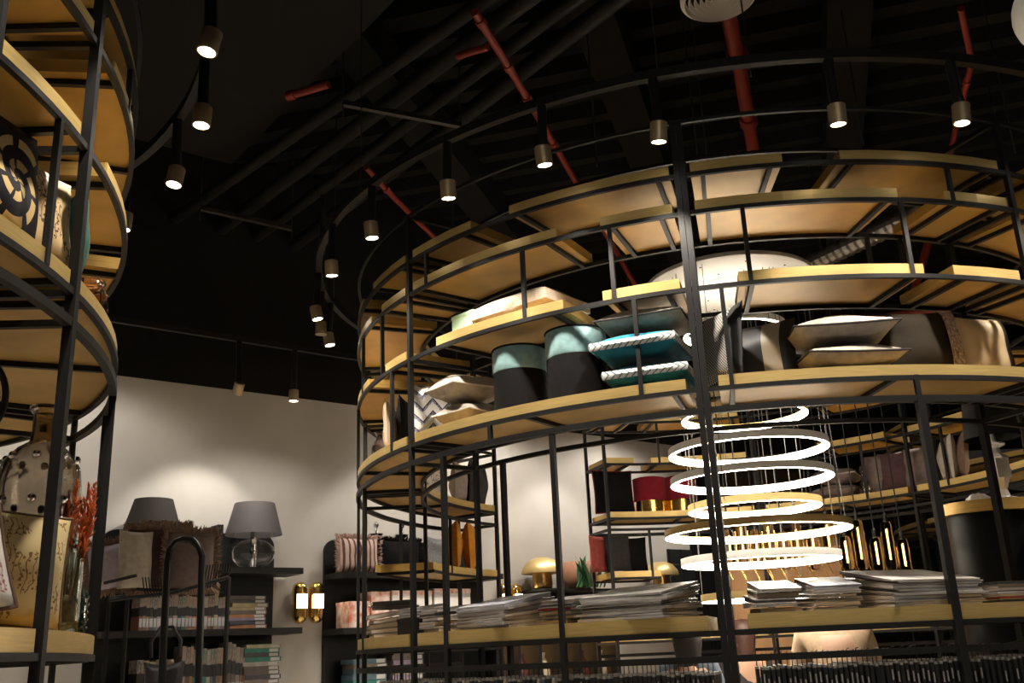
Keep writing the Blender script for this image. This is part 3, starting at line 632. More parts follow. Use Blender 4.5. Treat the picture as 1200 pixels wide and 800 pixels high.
for i, a in enumerate(a_):
    P = pol(G, 2.615, a + random.uniform(-.06, .06), 1.458 + random.uniform(-.006, .006) + (.012 if a > 257 else 0))
    k = 0 if a > 240 else random.choice([0, 0, 1, 1, 2, 3]); cname = ['black', 'charcoal', 'dark blue', 'cream', 'sage', 'white'][k]
    if a > 284.5: k = random.choice([4, 4, 2]); cname = ['', '', 'dark blue', '', 'sage'][k]
    t = thing('sample_book', '%s sample book hanging below the table ring, %s from the left' % (cname, ordn(i)), 'sample book', P, (0, random.uniform(-.01, .01), math.radians(a)), group='hanging sample books')
    obj('sample_cover', sb[k], t); obj('sample_pages', sp, t); obj('hanger_hook', hk, t)
    if k < 3 and random.random() < .8: obj('sample_label', sl, t, (0, 0, random.uniform(-.02, .02)))
for i, a in enumerate([x for x in range(2050, 2165, 9)]):
    a /= 10; k = random.choice([0, 1, 3, 1]); P = pol(G, 2.6, a, 1.455)
    t = thing('sample_book', 'tall sample book below the left end of the table ring, %s one' % ordn(i), 'sample book', P, (0, 0, math.radians(a)), group='tall sample books at the left end'); obj('sample_cover', sb[k], t); obj('sample_pages', sp, t); obj('hanger_hook', hk, t)

# ------------------------------------------------------------------ far half of the central shelving
P, rz, a = near(722, 'L3', 2.5, far=True); cushion('black cushion with red piping on the back shelf left of red stools', metres(52, P), .44, .14, F_BLACKV, P, rz + .1, .08, piping=F_RED)
for px, lab in ((763, 'crimson velvet stool with gold base beside the black cushion'), (800, 'crimson velvet stool with gold base partly behind the ring lamp')):
    P, rz, a = near(px, 'L3', 2.55, far=True); pouf(lab, P, metres(38, P) / 2, .36, F_RED, GOLD, .12, basem=1, group='crimson stools on the back shelf')
P, rz, a = near(705, 'X', 2.5, far=True); cushion('rust red cushion on the low back shelf', metres(30, P), .36, .12, F_RUST, P, rz + .35, .05)
P, rz, a = near(727, 'X', 2.45, far=True); cushion('charcoal cushion leaning on the rust red one', metres(34, P), .37, .12, F_DARK, P, rz + .15, .06)
P, rz, a = near(745, 'X', 2.5, far=True); cushion('black cushion right of the charcoal one on the low back shelf', metres(30, P), .34, .12, F_BLACKV, P, rz - .1, .06)
P, rz, a = near(985, 'L3', 2.5, far=True); cushion('mauve cushion lying flat on the rear right shelf, lower of two', metres(52, P), .42, .13, F_MAUVE, P, rz, lying=True); cushion('mauve cushion lying flat on the rear right shelf, upper of two', metres(50, P), .42, .16, F_MAUVE, P + Vector((0, 0, .12)), rz + .1, lying=True, piping=F_BEIGE)
P, rz, a = near(1014, 'L3', 2.42, far=True)
t = thing('glass_bottle', 'small clear glass figure beside the flat mauve cushions', 'ornament', P); MB().lathe([(0, 0), (.045, 0), (.05, .03), (.045, .1), (.02, .15), (.016, .19), (.03, .22), (.03, .25), (.012, .27), (0, .275)], 14).build('glass_body', GLASS, t, smooth=True)
for px, w_, m, lab in ((1030, 28, F_MAUVE, 'taupe cushion right of the small glass figure'), (1056, 44, F_PLUM, 'plum brown cushion in the row on the rear right shelf'), (1080, 30, F_MAUVE, 'taupe cushion half hidden by the right door post')):
    P, rz, a = near(px, 'L3', 2.5, far=True); cushion(lab, metres(w_ + 6, P), .37, .13, m, P, rz + .1, .08)
P, rz, a = near(1114, 'L3', 2.48, far=True); cushion('pale grey cushion standing edge-on beyond the right door post', .36, .40, .15, F_GREYB, P, rz - .7, .06)
P, rz, a = near(1131, 'L3', 2.5, far=True); cushion('rosy brown cushion behind the pale grey one', .36, .40, .1, F_BROWN, P, rz - .8, .1)
P, rz, a = near(502, 'L3', 2.5, far=True); cushion('pale printed cushion on the far left shelf end', .4, .30, .12, M_PAT, P, rz - .3, .1)
P, rz, a = near(538, 'L3', 2.5, far=True); cushion('brown cushion standing edge-on on the far left shelf', .44, .36, .15, F_TAUPE, P, rz + .45, .0)
P, rz, a = near(558, 'L3', 2.5, far=True); cushion('dark round-edged cushion right of the brown one', .46, .40, .16, F_DARK, P, rz + .4, -.05)
P, rz, a = near(533, 'X', 2.55, far=True); cushion('ochre cushion standing edge-on, left of two', .36, .42, .13, F_OCHRE, P, rz + .75, .0)
P, rz, a = near(552, 'X', 2.5, far=True); cushion('ochre cushion standing edge-on, right of two', .36, .42, .14, F_OCHRE, P, rz + .62, .04)

# ------------------------------------------------------------------ dark drum with silver lamp, filament bulbs, wooden cabinet
def drum_lamp():
    P = depth(1176, 700, 6.95); rr = metres(52, P) ; zt = depth(1165, 590, 6.95).z
    t = thing('drum_plinth', 'tall dark drum with a wooden top behind the right door post', 'plinth', (P.x, P.y, 0))
    MB().lathe([(rr - .02, 0), (rr - .02, zt - .075)], 48).build('drum_body', mat('dark_bronze_metal', (.003, .0026, .0024), .4, spec=.12), t, smooth=True)
    MB().lathe([(rr + .03, zt - .075), (rr + .03, zt)], 48).build('drum_top', WOOD, t, smooth=True)
    Q = depth(1178, 592, 6.95 - rr * .3); Q.z = zt
    t = thing('table_lamp', 'silver sculpted table lamp with black shade on the dark drum', 'lamp', Q)
    MB().lathe([(0, 0), (.10, 0), (.10, .02), (.05, .035), (.035, .08), (.06, .14), (.085, .2), (.07, .26), (.085, .30), (.04, .33), (.03, .37), (.075, .39), (.075, .40), (.025, .41), (.02, .48), (0, .48)], 8).build('lamp_base', mat('brushed_silver', (.80, .78, .76), .25, .55), t, smooth=False)
    MB().lathe([(.185, .44), (.155, .74)], 32, cap=False).lathe([(.152, .74), (.182, .44)], 32, cap=False).build('lamp_shade', mat('black_shade', (.011, .0105, .0105), .8, spec=.1), t, smooth=True)
    tg = MB().box((-.01, -.095, .22), (.09, .004, .13)).build('price_card', LABELM, t)
    Q2 = depth(1148, 592, 6.95 - rr * .45); Q2.z = zt
    t = thing('cloth', 'crumpled white cloth lying on the dark drum beside the lamp', 'cloth', Q2); mb = MB(); n = 10; vs_ = []; rnd = random.Random(3)
    for j in range(n + 1):
        for i in range(n + 1):
            u, v = i / n * 2 - 1, j / n * 2 - 1; vs_.append((u * .09, v * .06, .004 + max(0, .05 * (1 - u * u) * (1 - v * v) + rnd.uniform(-.012, .012))))
    mb.add(vs_, [(j * 11 + i, j * 11 + i + 1, j * 11 + i + 12, j * 11 + i + 11) for j in range(n) for i in range(n)]); mb.build('cloth_sheet', F_WHITE, t, smooth=True)
drum_lamp()
bul = [(1063, 630, 672), (1046, 610, 668), (1031, 628, 670), (1012, 608, 668), (995, 627, 668), (975, 606, 660), (957, 620, 668), (938, 612, 664), (922, 622, 668), (905, 608, 664), (890, 620, 668), (873, 608, 664), (858, 620, 666)]
AMBER = mat('amber_glass', (1.0, .90, .74), .04, trans=1., ior=1.10)
for i, (px, y0, y1) in enumerate(bul):
    Yd = 8.45 + .1 * (i % 3); T0 = depth(px, y0, Yd); B0 = depth(px, y1, Yd); h = T0.z - B0.z; r = metres(6.5, T0)
    t = thing('filament_pendant', 'glowing amber tube bulb in the row behind the ring lamp, %s from the right' % ordn(i), 'bulb', B0, group='filament bulbs behind the ring lamp')
    MB().lathe([(0, 0), (r * .8, .006), (r, .03), (r, h - .035), (r * .8, h - .01), (r * .3, h)], 14, cap=False).build('glass_tube', AMBER, t, smooth=True)
    MB().tube([(r * .16 * math.cos(k * 2.1), r * .16 * math.sin(k * 2.1), h * .22 + k * h * .62 / 48) for k in range(49)], .0032, 4).build('filament', FILAMENT, t)
    MB().lathe([(r * .35, h - .005), (r * .35, h + .06), (.006, h + .07), (.004, 4.45 - B0.z)], 8).build('cord', BLACK, t, smooth=True)
    MB().tube([(-r * 1.1, 0, h * .75), (-r * 1.1, 0, h * .1), (.0, 0, -.09)], .004, 5).tube([(r * 1.1, 0, h * .75), (r * 1.1, 0, h * .1), (r * 2.4, 0, -.10)], .004, 5).build('brass_arm', GOLD, t)
P = depth(922, 690, 11.4); sb_w = metres(130, P)
t = thing('wooden_cabinet', 'tall pale wooden cabinet behind the filament bulbs', 'cabinet', (P.x, P.y, 0), (0, 0, -.1))
MB().box((0, 0, 1.33), (sb_w, .4, 2.66)).build('cabinet_body', mat('orange_oak', (.40, .22, .10), .45, noise=.25, nscale=6, stretch=(1, 1, .2)), t)
for k in range(3): MB().box((-sb_w / 2 + sb_w * (k + .5) / 3, -.21, 1.33), (sb_w / 3 - .02, .02, 2.5)).build('cabinet_door', mat('orange_oak', (0, 0, 0)), t)
MB().box((0, -.02, 2.68), (sb_w + .05, .46, .04)).build('cabinet_top', EDGE, t)

# ------------------------------------------------------------------ wall shelving, lamps, sconces
def wthing(name, label, cat, s, t, z, rz=0, group=None): return thing(name, label, cat, W(s, t, z), (0, 0, WROT + rz), group)
# local frame of a wall thing: +x along the wall, -y towards the room
def unit(label, sa, sb_, ztop, shelves, over=(0, 0), div=None):
    wd = sb_ - sa; t = wthing('wall_shelf_unit', label, 'shelf unit', (sa + sb_) / 2, 0, 0)
    r = .12; pts = [(-wd / 2, .02), (wd / 2, .02)] + [(wd / 2 - r + r * math.cos(a * PI / 12), ztop - r + r * math.sin(a * PI / 12)) for a in range(7)] + [(-wd / 2 + r - r * math.sin(a * PI / 12), ztop - r + r * math.cos(a * PI / 12)) for a in range(7)]
    n = len(pts); P = [(x, -.005, z) for x, z in pts] + [(x, -.045, z) for x, z in pts]
    MB().add(P, [tuple(range(n)), tuple(range(2 * n - 1, n - 1, -1))] + [(i, n + i, n + (i + 1) % n, (i + 1) % n) for i in range(n)]).build('back_panel', BLACKWOOD, t)
    for z in shelves:
        MB().box(((over[1] - over[0]) / 2, -.235, z - .03), (wd + over[0] + over[1], .38, .055)).build('shelf_board', BLACKWOOD, t)
    if div: MB().box((div - (sa + sb_) / 2, -.22, div_z + .17), (.05, .34, .39)).build('divider', BLACKWOOD, t)
    return t
div_z = 2.385
unit('black wall shelving with rounded corners holding two lamps and books', 2.47, 4.05, 2.72, (2.385, 1.86, 1.32, .7), (.05, .12), 3.38)
unit('black wall shelving behind the left end of the central shelving', 4.58, 6.42, 2.70, (2.36, 1.845, 1.32, .7), (0, .05))
t = wthing('table_lamp', 'dark drum shade table lamp at the left of the wall shelving', 'lamp', 2.80, .32, 2.386)
MB().lathe([(.26, .22), (.16, .56)], 36, cap=False).lathe([(.158, .56), (.257, .22)], 36, cap=False).build('lamp_shade', mat('taupe_shade', (.035, .030, .027), .85, spec=.1), t, smooth=True); MB().lathe([(0, 0), (.10, 0), (.11, .02), (.05, .05), (.1, .16), (.05, .23), (.015, .25), (.015, .4), (0, .4)], 24).build('lamp_base', F_LEATHER, t, smooth=True)
t = wthing('table_lamp', 'clear glass globe table lamp with translucent grey shade', 'lamp', 3.72, .32, 2.386)
MB().lathe([(.255, .29), (.18, .575)], 40, cap=False).build('lamp_shade', mat('translucent_grey_shade', (.11, .10, .10), .7, trans=.5, spec=.1), t, smooth=True)
MB().lathe([(.055, 0), (.13, .02), (.185, .08), (.195, .13), (.18, .18), (.11, .235), (.05, .25), (.03, .25)], 32, cap=False).build('glass_globe', GLASS, t, smooth=True)
MB().lathe([(0, .0), (.045, .002), (.03, .02), (.022, .03), (.02, .24), (.03, .25), (.03, .33), (0, .33)], 16).build('lamp_stem', CHROME, t, smooth=True)
# books in rows
BC = [(.50, .47, .43), (.30, .11, .07), (.07, .07, .08), (.42, .34, .18), (.11, .19, .22), (.05, .26, .20), (.45, .20, .09), (.24, .18, .15), (.55, .50, .32), (.28, .22, .30), (.16, .13, .11), (.42, .28, .26)]
BC = [tuple(x * .72 for x in c) for c in BC]
BM = [mat('book_cloth_%d' % i, c, .6, noise=.35, nscale=9) for i, c in enumerate(BC)]
def spine_mat(i):
    nm = 'book_spine_%d' % i
    if nm in MATS: return MATS[nm]
    m = mat(nm, BC[i], .5); nt, b = nodes_of(m); tc = nt.nodes.new('ShaderNodeTexCoord'); s_ = nt.nodes.new('ShaderNodeSeparateXYZ'); nt.links.new(tc.outputs['Generated'], s_.inputs[0]); v = s_.outputs[2]
    k = mathn(nt, 'MULTIPLY', mathn(nt, 'GREATER_THAN', v, .40), mathn(nt, 'LESS_THAN', v, .66)); c = mixcol(nt, k, BC[i], (.015, .014, .014))
    n = nt.nodes.new('ShaderNodeTexVoronoi'); n.inputs['Scale'].default_value = 7; nt.links.new(tc.outputs['Generated'], n.inputs['Vector'])
    k2 = mathn(nt, 'MULTIPLY', mathn(nt, 'GREATER_THAN', v, .66), mathn(nt, 'GREATER_THAN', n.outputs['Distance'], .42)); c = mixcol(nt, k2, c, (.28, .25, .21))
    nt.links.new(c, b.inputs['Base Color']); return m
def book_row(where, z, s0_, s1_, hs, wid, start=0):
    s = s0_; i = start
    while s < s1_:
        th = random.uniform(*wid); h = random.uniform(*hs); ci = random.randrange(len(BC))
        t = wthing('book', '%s, %s from the left' % (where, ordn(i)), 'book', s + th / 2, .215, z, group=where + ' row')
        MB().box((0, 0, h / 2), (th * .94, .22, h)).build('book_cover', spine_mat(ci), t)
        MB().box((0, .0, h / 2), (th * .78, .214, h + .002)).build('page_block', PAPER, t)
        MB().box((0, -.1115, .06), (th * .8, .001, .07)).build('spine_label', LABELM, t)
        s += th; i += 1
def book_pile(where, z, s, n, w_, th):
    zz = z
    for i in range(n):
        h = th * random.uniform(.8, 1.2); ci = random.randrange(len(BC))
        t = wthing('book', '%s, %s from the bottom' % (where, ordn(i)), 'book', s + random.uniform(-.012, .012), .22, zz, random.uniform(-.05, .05), group=where + ' pile')
        MB().box((0, 0, h / 2), (w_, .23, h * .96)).build('book_cover', BM[ci], t); MB().box((w_ * .33, -.1155, h / 2), (w_ * .26, .001, h * .7)).build('spine_label', LABELM, t)
        zz += h
book_row('book upright under the glass lamp', 1.861, 2.74, 3.50, (.26, .30), (.025, .04))
book_pile('book lying flat at the right end of the upper book shelf', 1.861, 3.69, 9, .34, .030)
book_row('book upright on the lower shelf under the lamps', 1.321, 2.75, 3.02, (.28, .31), (.04, .06))
book_row('book standing right of the white books on the lower shelf', 1.321, 3.12, 3.66, (.37, .44), (.022, .04))
book_pile('book lying flat at the right end of the lower book shelf', 1.321, 3.84, 11, .33, .036)
# sconces
def sconce(label, s, z, zt):
    t = wthing('wall_sconce', label, 'wall lamp', s, 0, z); h = zt
    MB().box((0, -.02, h / 2), (.05, .04, .10)).build('wall_mount', GOLD, t)
    for dx, nm in ((-.085, 'left'), (.085, 'right')):
        r = .07; prof = [(0, 0), (r * .5, .008), (r * .85, .03), (r, .065), (r, h - .065), (r * .85, h - .03), (r * .5, h - .008), (0, h)]
        c = MB().lathe(prof, 24, c=(dx, -.09, 0)).build('capsule', GOLD, t, smooth=True)
        P = []; fs = []
        for k in range(7):
            a = math.radians(-75 + k * 18); x, y = dx + (r + .002) * math.sin(a + .5), -.09 - (r + .002) * math.cos(a + .5); P += [(x, y, h * .36), (x, y, h * .70)]
        MB().add(P, [(2 * k, 2 * k + 2, 2 * k + 3, 2 * k + 1) for k in range(6)]).build('lit_window', mat('sconce_glow', (1, .9, .7), .5, emit=(1., .84, .56), es=7), c)
sconce('pair of gold capsule wall lamps between the two black shelf units', 4.385, 1.9, .385)
sconce('pair of gold capsule wall lamps left of the mushroom lamp', 6.80, 1.90, .385)
# unit two: cushions, ornaments, boxes
P = W(4.86, .23, 2.361); cushion('pink and brown striped cushion with knotted fringe on the wall shelf', .44, .34, .13, M_KNOT, P, WROT, .05, fringe=fabric('pink_yarn', (.45, .30, .25)))
P = W(5.33, .23, 2.361); cushion('black fringed cushion right of the pink striped one', .46, .33, .14, F_BLACKV, P, WROT, .05, fringe=F_BLACKV)
P = W(5.78, .2, 2.361); cushion('black sequin cushion with tilted corner behind the shelving posts', .40, .38, .14, mat('black_sequins', (.03, .03, .03), .35, noise=.9, nscale=90, col2=(.15, .15, .15)), P, WROT + .5, .05)
for s, lab in ((5.12, 'small silver ornament above the black fringed cushion, left one'), (5.42, 'small silver ornament above the black fringed cushion, right one')):
    t = wthing('silver_ornament', lab, 'ornament', s, .1, 2.361); MB().lathe([(0, 0), (.05, 0), (.05, .01), (.012, .03), (.012, .36), (.06, .38), (.075, .40), (.02, .42), (.012, .46), (.03, .48), (.03, .50), (0, .53)], 14).build('ornament_body', CHROME, t, smooth=True)
ORG = mat('orange_white_print', (.55, .50, .46), .5, noise=.9, nscale=14, col2=(.5, .10, .03))
for s, w_, h, lab in ((4.79, .22, .24, 'orange and white patterned box on the wall shelf'), (5.02, .20, .33, 'taller orange and white box beside the patterned one'), (5.38, .46, .34, 'white storage box with orange print behind the posts'), (5.86, .44, .36, 'pale storage box with red corner behind the posts')):
    t = wthing('storage_box', lab, 'box', s, .23, 1.846); MB().box((0, 0, h * .44), (w_, .26, h * .88)).build('box_body', ORG if s < 5.1 else mat('white_box_print', (.55, .52, .49), .5, noise=.25, nscale=3), t); MB().box((0, 0, h * .94), (w_ + .006, .266, h * .12)).build('box_lid', ORG, t)
book_pile('folded dark cloth on the lower wall shelf', 1.321, 4.92, 5, .36, .05)
book_pile('grey magazine on the lower wall shelf beside the cloth', 1.321, 5.35, 7, .34, .045)
# mushroom lamps on slim wall shelves
def mushroom(label, s, z, sc):
    t = wthing('mushroom_lamp', label, 'lamp', s, .26, z)
    MB().lathe([(0, 0), (.10 * sc, 0), (.115 * sc, .02 * sc), (.118 * sc, .08 * sc), (.11 * sc, .20 * sc), (0, .20 * sc)], 32).build('lamp_base', mat('aged_brass', (.40, .25, .09), .3, .9), t, smooth=True)
    MB().lathe([(.235 * sc, .175 * sc), (.24 * sc, .19 * sc), (.22 * sc, .25 * sc), (.16 * sc, .32 * sc), (.08 * sc, .355 * sc), (0, .362 * sc)], 40, cap=False).lathe([(.23 * sc, .178 * sc), (.10 * sc, .19 * sc)], 40, cap=False).build('lamp_shade', SATIN, t, smooth=True)
def slim(label, sa, sb_, z):
    t = wthing('wall_ledge', label, 'shelf', (sa + sb_) / 2, 0, z); MB().box((0, -.23, -.012), (sb_ - sa, .44, .022)).build('ledge_board', BLACK, t); MB().box((0, -.02, -.06), (sb_ - sa, .03, .08)).build('ledge_support', BLACK, t)
slim('slim black wall ledge under the mushroom lamp and plant', 7.0, 8.15, 2.21)
slim('slim black wall ledge behind the back shelf cushions', 8.5, 9.4, 2.21)
mushroom('brushed gold mushroom lamp on the slim wall ledge', 7.13, 2.211, .96)
mushroom('gold mushroom lamp beside the back shelf cushions', 9.0, 2.211, .92)
t = wthing('potted_plant', 'green leafy plant in a round terracotta bowl beside the mushroom lamp', 'plant', 7.72, .22, 2.211)
MB().lathe([(0, 0), (.09, 0), (.17, .05), (.205, .13), (.205, .24), (.17, .31), (.15, .31), (.185, .23), (.16, .1), (0, .05)], 28).build('bowl', mat('peach_terracotta', (.55, .28, .18), .55, noise=.15), t, smooth=True)
LEAF = mat('glossy_leaf', (.035, .13, .045), .4, noise=.4, nscale=6)
for k in range(14):
    a = k * 2.4; ln = random.uniform(.34, .50); bx, by = -.26 + .40 * ((k * .37) % 1), -.235 - .03 * ((k * .61) % 1); d = Vector((math.cos(a), math.sin(a) * .5 - .2, 0)); P = []; n = 6
    for i in range(n + 1):
        u = i / n; c_ = Vector((bx, by, .01)) + d * ln * .42 * u + Vector((0, 0, ln * (u - .28 * u * u))); wd = .030 * math.sin(PI * min(1, .12 + u * .88)) + .002; sd = Vector((-d.y, d.x, 0)).normalized() * wd
        P += [c_ - sd, c_ + Vector((0, 0, -.006)), c_ + sd]
    MB().add(P, [q for i in range(n) for q in ((3 * i, 3 * i + 1, 3 * i + 4, 3 * i + 3), (3 * i + 1, 3 * i + 2, 3 * i + 5, 3 * i + 4))]).build('leaf', LEAF, t, smooth=True)
for s, z, w_, h, lab in ((9.62, 2.56, .44, .17, 'small black framed panel high on the pale wall end'), (9.64, 2.13, .42, .40, 'larger black framed panel low on the pale wall end')):
    t = wthing('framed_panel', lab, 'picture', s, 0, z); MB().box((0, -.02, h / 2), (w_, .03, h)).build('panel_face', mat('dark_glass_panel', (.02, .022, .022), .2), t)
    for dx in (-.5, 0, .5): MB().box((dx * w_, -.03, h / 2), (.02, .03, h)).build('frame_bar', BLACK, t)
# lit display niche low on the wall
t = wthing('lit_display_cabinet', 'warm lit display cabinet seen under the table ring', 'cabinet', 7.25, 0, 0)
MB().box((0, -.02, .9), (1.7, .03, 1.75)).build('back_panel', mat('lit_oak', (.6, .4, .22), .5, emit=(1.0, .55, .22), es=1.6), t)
for k in range(7): MB().box((-.85 + k * 1.7 / 6, -.2, .9), (.035, .34, 1.78)).build('divider', BLACKWOOD, t)
for z in (.02, .6, 1.2, 1.78): MB().box((0, -.2, z), (1.7, .34, .03)).build('shelf_board', BLACKWOOD, t)
CERAM = [mat('dark_ceramic', (.05, .035, .03), .3), mat('red_ceramic', (.10, .03, .025), .3), mat('ivory_ceramic', (.5, .42, .3), .4)]
for k, x in enumerate((-.7, -.43, -.14, .14, .42, .7)):
    t = wthing('ornament_vase', 'small vase in the warm lit display cabinet, %s from the left' % ordn(k), 'vase', 7.25 + x, .2, 1.216, group='vases in the lit cabinet')
    MB().lathe([(0, 0), (.06, 0), (.09, .1), (.08, .2), (.035, .28), (.045, .33), (.03, .33), (0, .3)], 16).build('vase_body', CERAM[k % 3], t, smooth=True)
# ------------------------------------------------------------------ things on the left shelving
def lnear(px, lv, r=2.57):
    best = None; z = SHELF_TOP[lv]
    for k in range(-140, 110):
        P = pol(L, r, k / 4, z); e = abs(proj(P)[0] - px)
        if best is None or e < best[0]: best = (e, k / 4)
    a = best[1]; return pol(L, r, a, z), math.radians(a + 90), a
def lay(px, Y, z):            # point over pixel column px at depth Y and height z on the left shelving
    P = depth(px, 400, Y)
    for _ in range(4): P = depth(px, proj((P.x, P.y, z))[1], Y)
    return Vector((P.x, Y, z))
t = cushion('black satin cushion with large gold scroll embroidery on the upper left shelf', .46, .46, .14, M_SCROLL, pol(L, 2.67, -2.9, SHELF_TOP['L3']), math.radians(80), .10, piping=GOLD, pr=.005)
t = cushion('gold satin cushion with beaded sprays behind the black scroll cushion', .42, .40, .14, M_SATINSPRAY, pol(L, 2.67, 2.4, SHELF_TOP['L3']), math.radians(74), .10)
t = cushion('bottle green velvet cushion edge standing behind the slim left strut', .36, .36, .1, F_GREEN, pol(L, 2.70, 8.0, SHELF_TOP['L3']), math.radians(128), .0)
P = pol(L, 2.71, 14.5, SHELF_TOP['L3']); t = thing('glass_jar', 'small faceted pinkish glass jar at the end of the upper left shelf', 'jar', P)
MB().lathe([(.05, 0), (.075, .015), (.082, .06), (.078, .11), (.055, .135), (.05, .15), (.062, .158), (.062, .166), (.045, .166), (.045, .15), (.05, .13), (.07, .11), (.074, .06), (.068, .02), (0, .012)], 12).build('jar_body', mat('pink_glass', (.80, .62, .58), .06, trans=1.), t)
# table level of the left shelving
P = pol(L, 2.60, 6.9, SHELF_TOP['T']); t = cushion('gold cushion with brown embroidered sprays at the lower left', .44, .375, .15, M_GOLDSPRAY, P, math.radians(52), .08, roll=.07, piping=mat('brown_cord', (.14, .075, .03), .8), flat=.05)
P = lnear(-32, 'T', 2.72)[0]; t = cushion('small white cushion with pink print cut off by the left edge', .22, .30, .10, speckle('white_pink_print', (.6, .57, .53), (.32, .10, .12), 8, .5), P, math.radians(25), .06, roll=-.25, piping=F_BROWN)
P = pol(L, 2.715, 15.2, SHELF_TOP['T']); t = thing('glass_vase', 'tall clear cylinder vase holding orange dried grass', 'vase', P)
MB().lathe([(.04, 0), (.054, .006), (.056, .02), (.056, .325), (.058, .33), (.054, .333), (.0515, .325), (.0515, .045), (0, .035)], 28).build('vase_body', GREENGLASS, t, smooth=True)
MB().lathe([(0, .04), (.049, .04), (.049, .10), (.03, .13), (0, .14)], 14).build('vase_filling', mat('tan_straw', (.30, .20, .10), .9, noise=.6, nscale=30, bump=.8, bscale=40), t, smooth=True)
g = thing('dried_grass', 'bunch of orange red dried grass standing in the cylinder vase', 'dried flowers', P + Vector((0, 0, .05)))
GR = mat('orange_dried_grass', (.50, .095, .015), .8, noise=.4, nscale=30); ST = mat('pale_dry_stem', (.42, .26, .12), .8); rnd = random.Random(11)
for k in range(13):
    a = k * 2.4; lean = .045 + .05 * rnd.random(); tip = Vector((math.cos(a) * lean + .012, math.sin(a) * lean, .40 + .13 * rnd.random())); b0 = Vector((math.cos(a) * .02, math.sin(a) * .02, 0))
    if k in (3, 8): tip = Vector((.085, -.01, .40 - .02 * (k == 8)))
    st = MB().tube([b0, b0.lerp(tip, .55), b0.lerp(tip, .75)], .0022, 4).build('stem', ST, g)
    pm = MB()
    for i in range(34):
        u = .52 + .5 * i / 34; c = b0.lerp(tip, u); sp_ = .022 * math.sin(PI * min(1, (i + 3) / 36)) + .004; d = Vector((rnd.uniform(-1, 1), rnd.uniform(-1, 1), .9)).normalized()
        pm.tube([c, c + d * sp_ * .7, c + d * sp_ * 1.3 + Vector((0, 0, .008))], [.004, .0045, .001], 4)
    o = pm.build('plume', GR, st); o['kind'] = 'stuff'
P = lay(118, 3.5, SHELF_TOP['T']); P = pol(L, 2.72, 20.2, SHELF_TOP['T']); t = thing('glass_bottle', 'dark green studded glass bottle behind the cylinder vase', 'bottle', P)
DG = mat('dark_green_glass', (.006, .018, .012), .08, coat=1.); MB().lathe([(0, 0), (.05, 0), (.055, .02), (.055, .15), (.03, .19), (.024, .24), (.03, .25), (0, .25)], 16).build('bottle_body', DG, t, smooth=True)
stud = MB().lathe([(.008, -.004), (.006, .003), (0, .006)], 8).mesh('stud', DG, True)
for j in range(5):
    for k in range(12):
        a = (k + .5 * (j % 2)) * PI / 6; o = obj('stud', stud, t, (.055 * math.cos(a), .055 * math.sin(a), .03 + j * .028)); o.rotation_euler = (0, PI / 2, a)
P = pol(L, 2.60, 15.0, SHELF_TOP['T']); JH = depth(30, 478, P.y).z - P.z; t = thing('glass_decanter', 'very large clear glass jug with square shoulders behind the gold cushion', 'decanter', P)
def sq(r, z, n=24, p=.55):
    out = []
    for k in range(n):
        a = 2 * PI * k / n + PI / 4 * 0; c_, s_ = math.cos(a), math.sin(a); out.append((r * math.copysign(abs(c_) ** p, c_), r * math.copysign(abs(s_) ** p, s_), z))
    return out
prof = [(.10, 0, .5), (.125, .03, .5), (.13, .28, .5), (.135, .52, .5), (.125, .60, .55), (.085, .66, .75), (.052, .685, 1), (.045, .72, 1), (.046, .79, 1), (.062, .805, 1), (.062, .82, 1), (.040, .82, 1), (.037, .72, 1), (.06, .665, 1), (.11, .60, .55), (.12, .52, .5), (.115, .05, .5)]
P_ = []; fs = []
for r, z, p in prof: P_ += sq(r * JH / .82 * .95, z * JH / .82, 24, p)
for i in range(len(prof) - 1):
    for k in range(24): fs.append((i * 24 + k, i * 24 + (k + 1) % 24, (i + 1) * 24 + (k + 1) % 24, (i + 1) * 24 + k))
fs += [tuple(range(23, -1, -1)), tuple((len(prof) - 1) * 24 + k for k in range(24))]
MB().add(P_, fs).build('jug_body', mat('thick_grey_glass', (.62, .57, .50), .06, trans=1., ior=1.5), t, smooth=True)
knob = MB().lathe([(.016, -.004), (.014, .006), (.007, .012), (0, .014)], 12).mesh('glass_knob', CHROME, True)
for z in (.30, .46, .62):
    for k in range(8):
        a = k * PI / 4 + .3; rr = (.14 if z < .6 else .12) * JH / .82; o = obj('glass_knob', knob, t, (rr * math.cos(a), rr * math.sin(a), z * JH / .82)); o.rotation_euler = (0, PI / 2, a)
# hoop hanging behind the left edge
P = lay(-36, 3.1, 2.42); t = thing('wire_hoop', 'black hoop ornament cut off by the left edge under the upper shelf', 'hoop', P, (0, 0, .5))
MB().tube([(.105 * math.cos(k * PI / 20), 0, .14 * math.sin(k * PI / 20)) for k in range(40)], .011, 8, closed=True).build('outer_hoop', BLACK, t, smooth=True); MB().tube([(.085 * math.cos(k * PI / 20), .02, .11 * math.sin(k * PI / 20)) for k in range(40)], .006, 8, closed=True).build('inner_hoop', CHROME, t, smooth=True)
MB().tube([(0, 0, .14), (0, 0, SHELF_TOP['L3'] - .056 - 2.42)], .004, 6).build('hang_wire', BLACK, t)

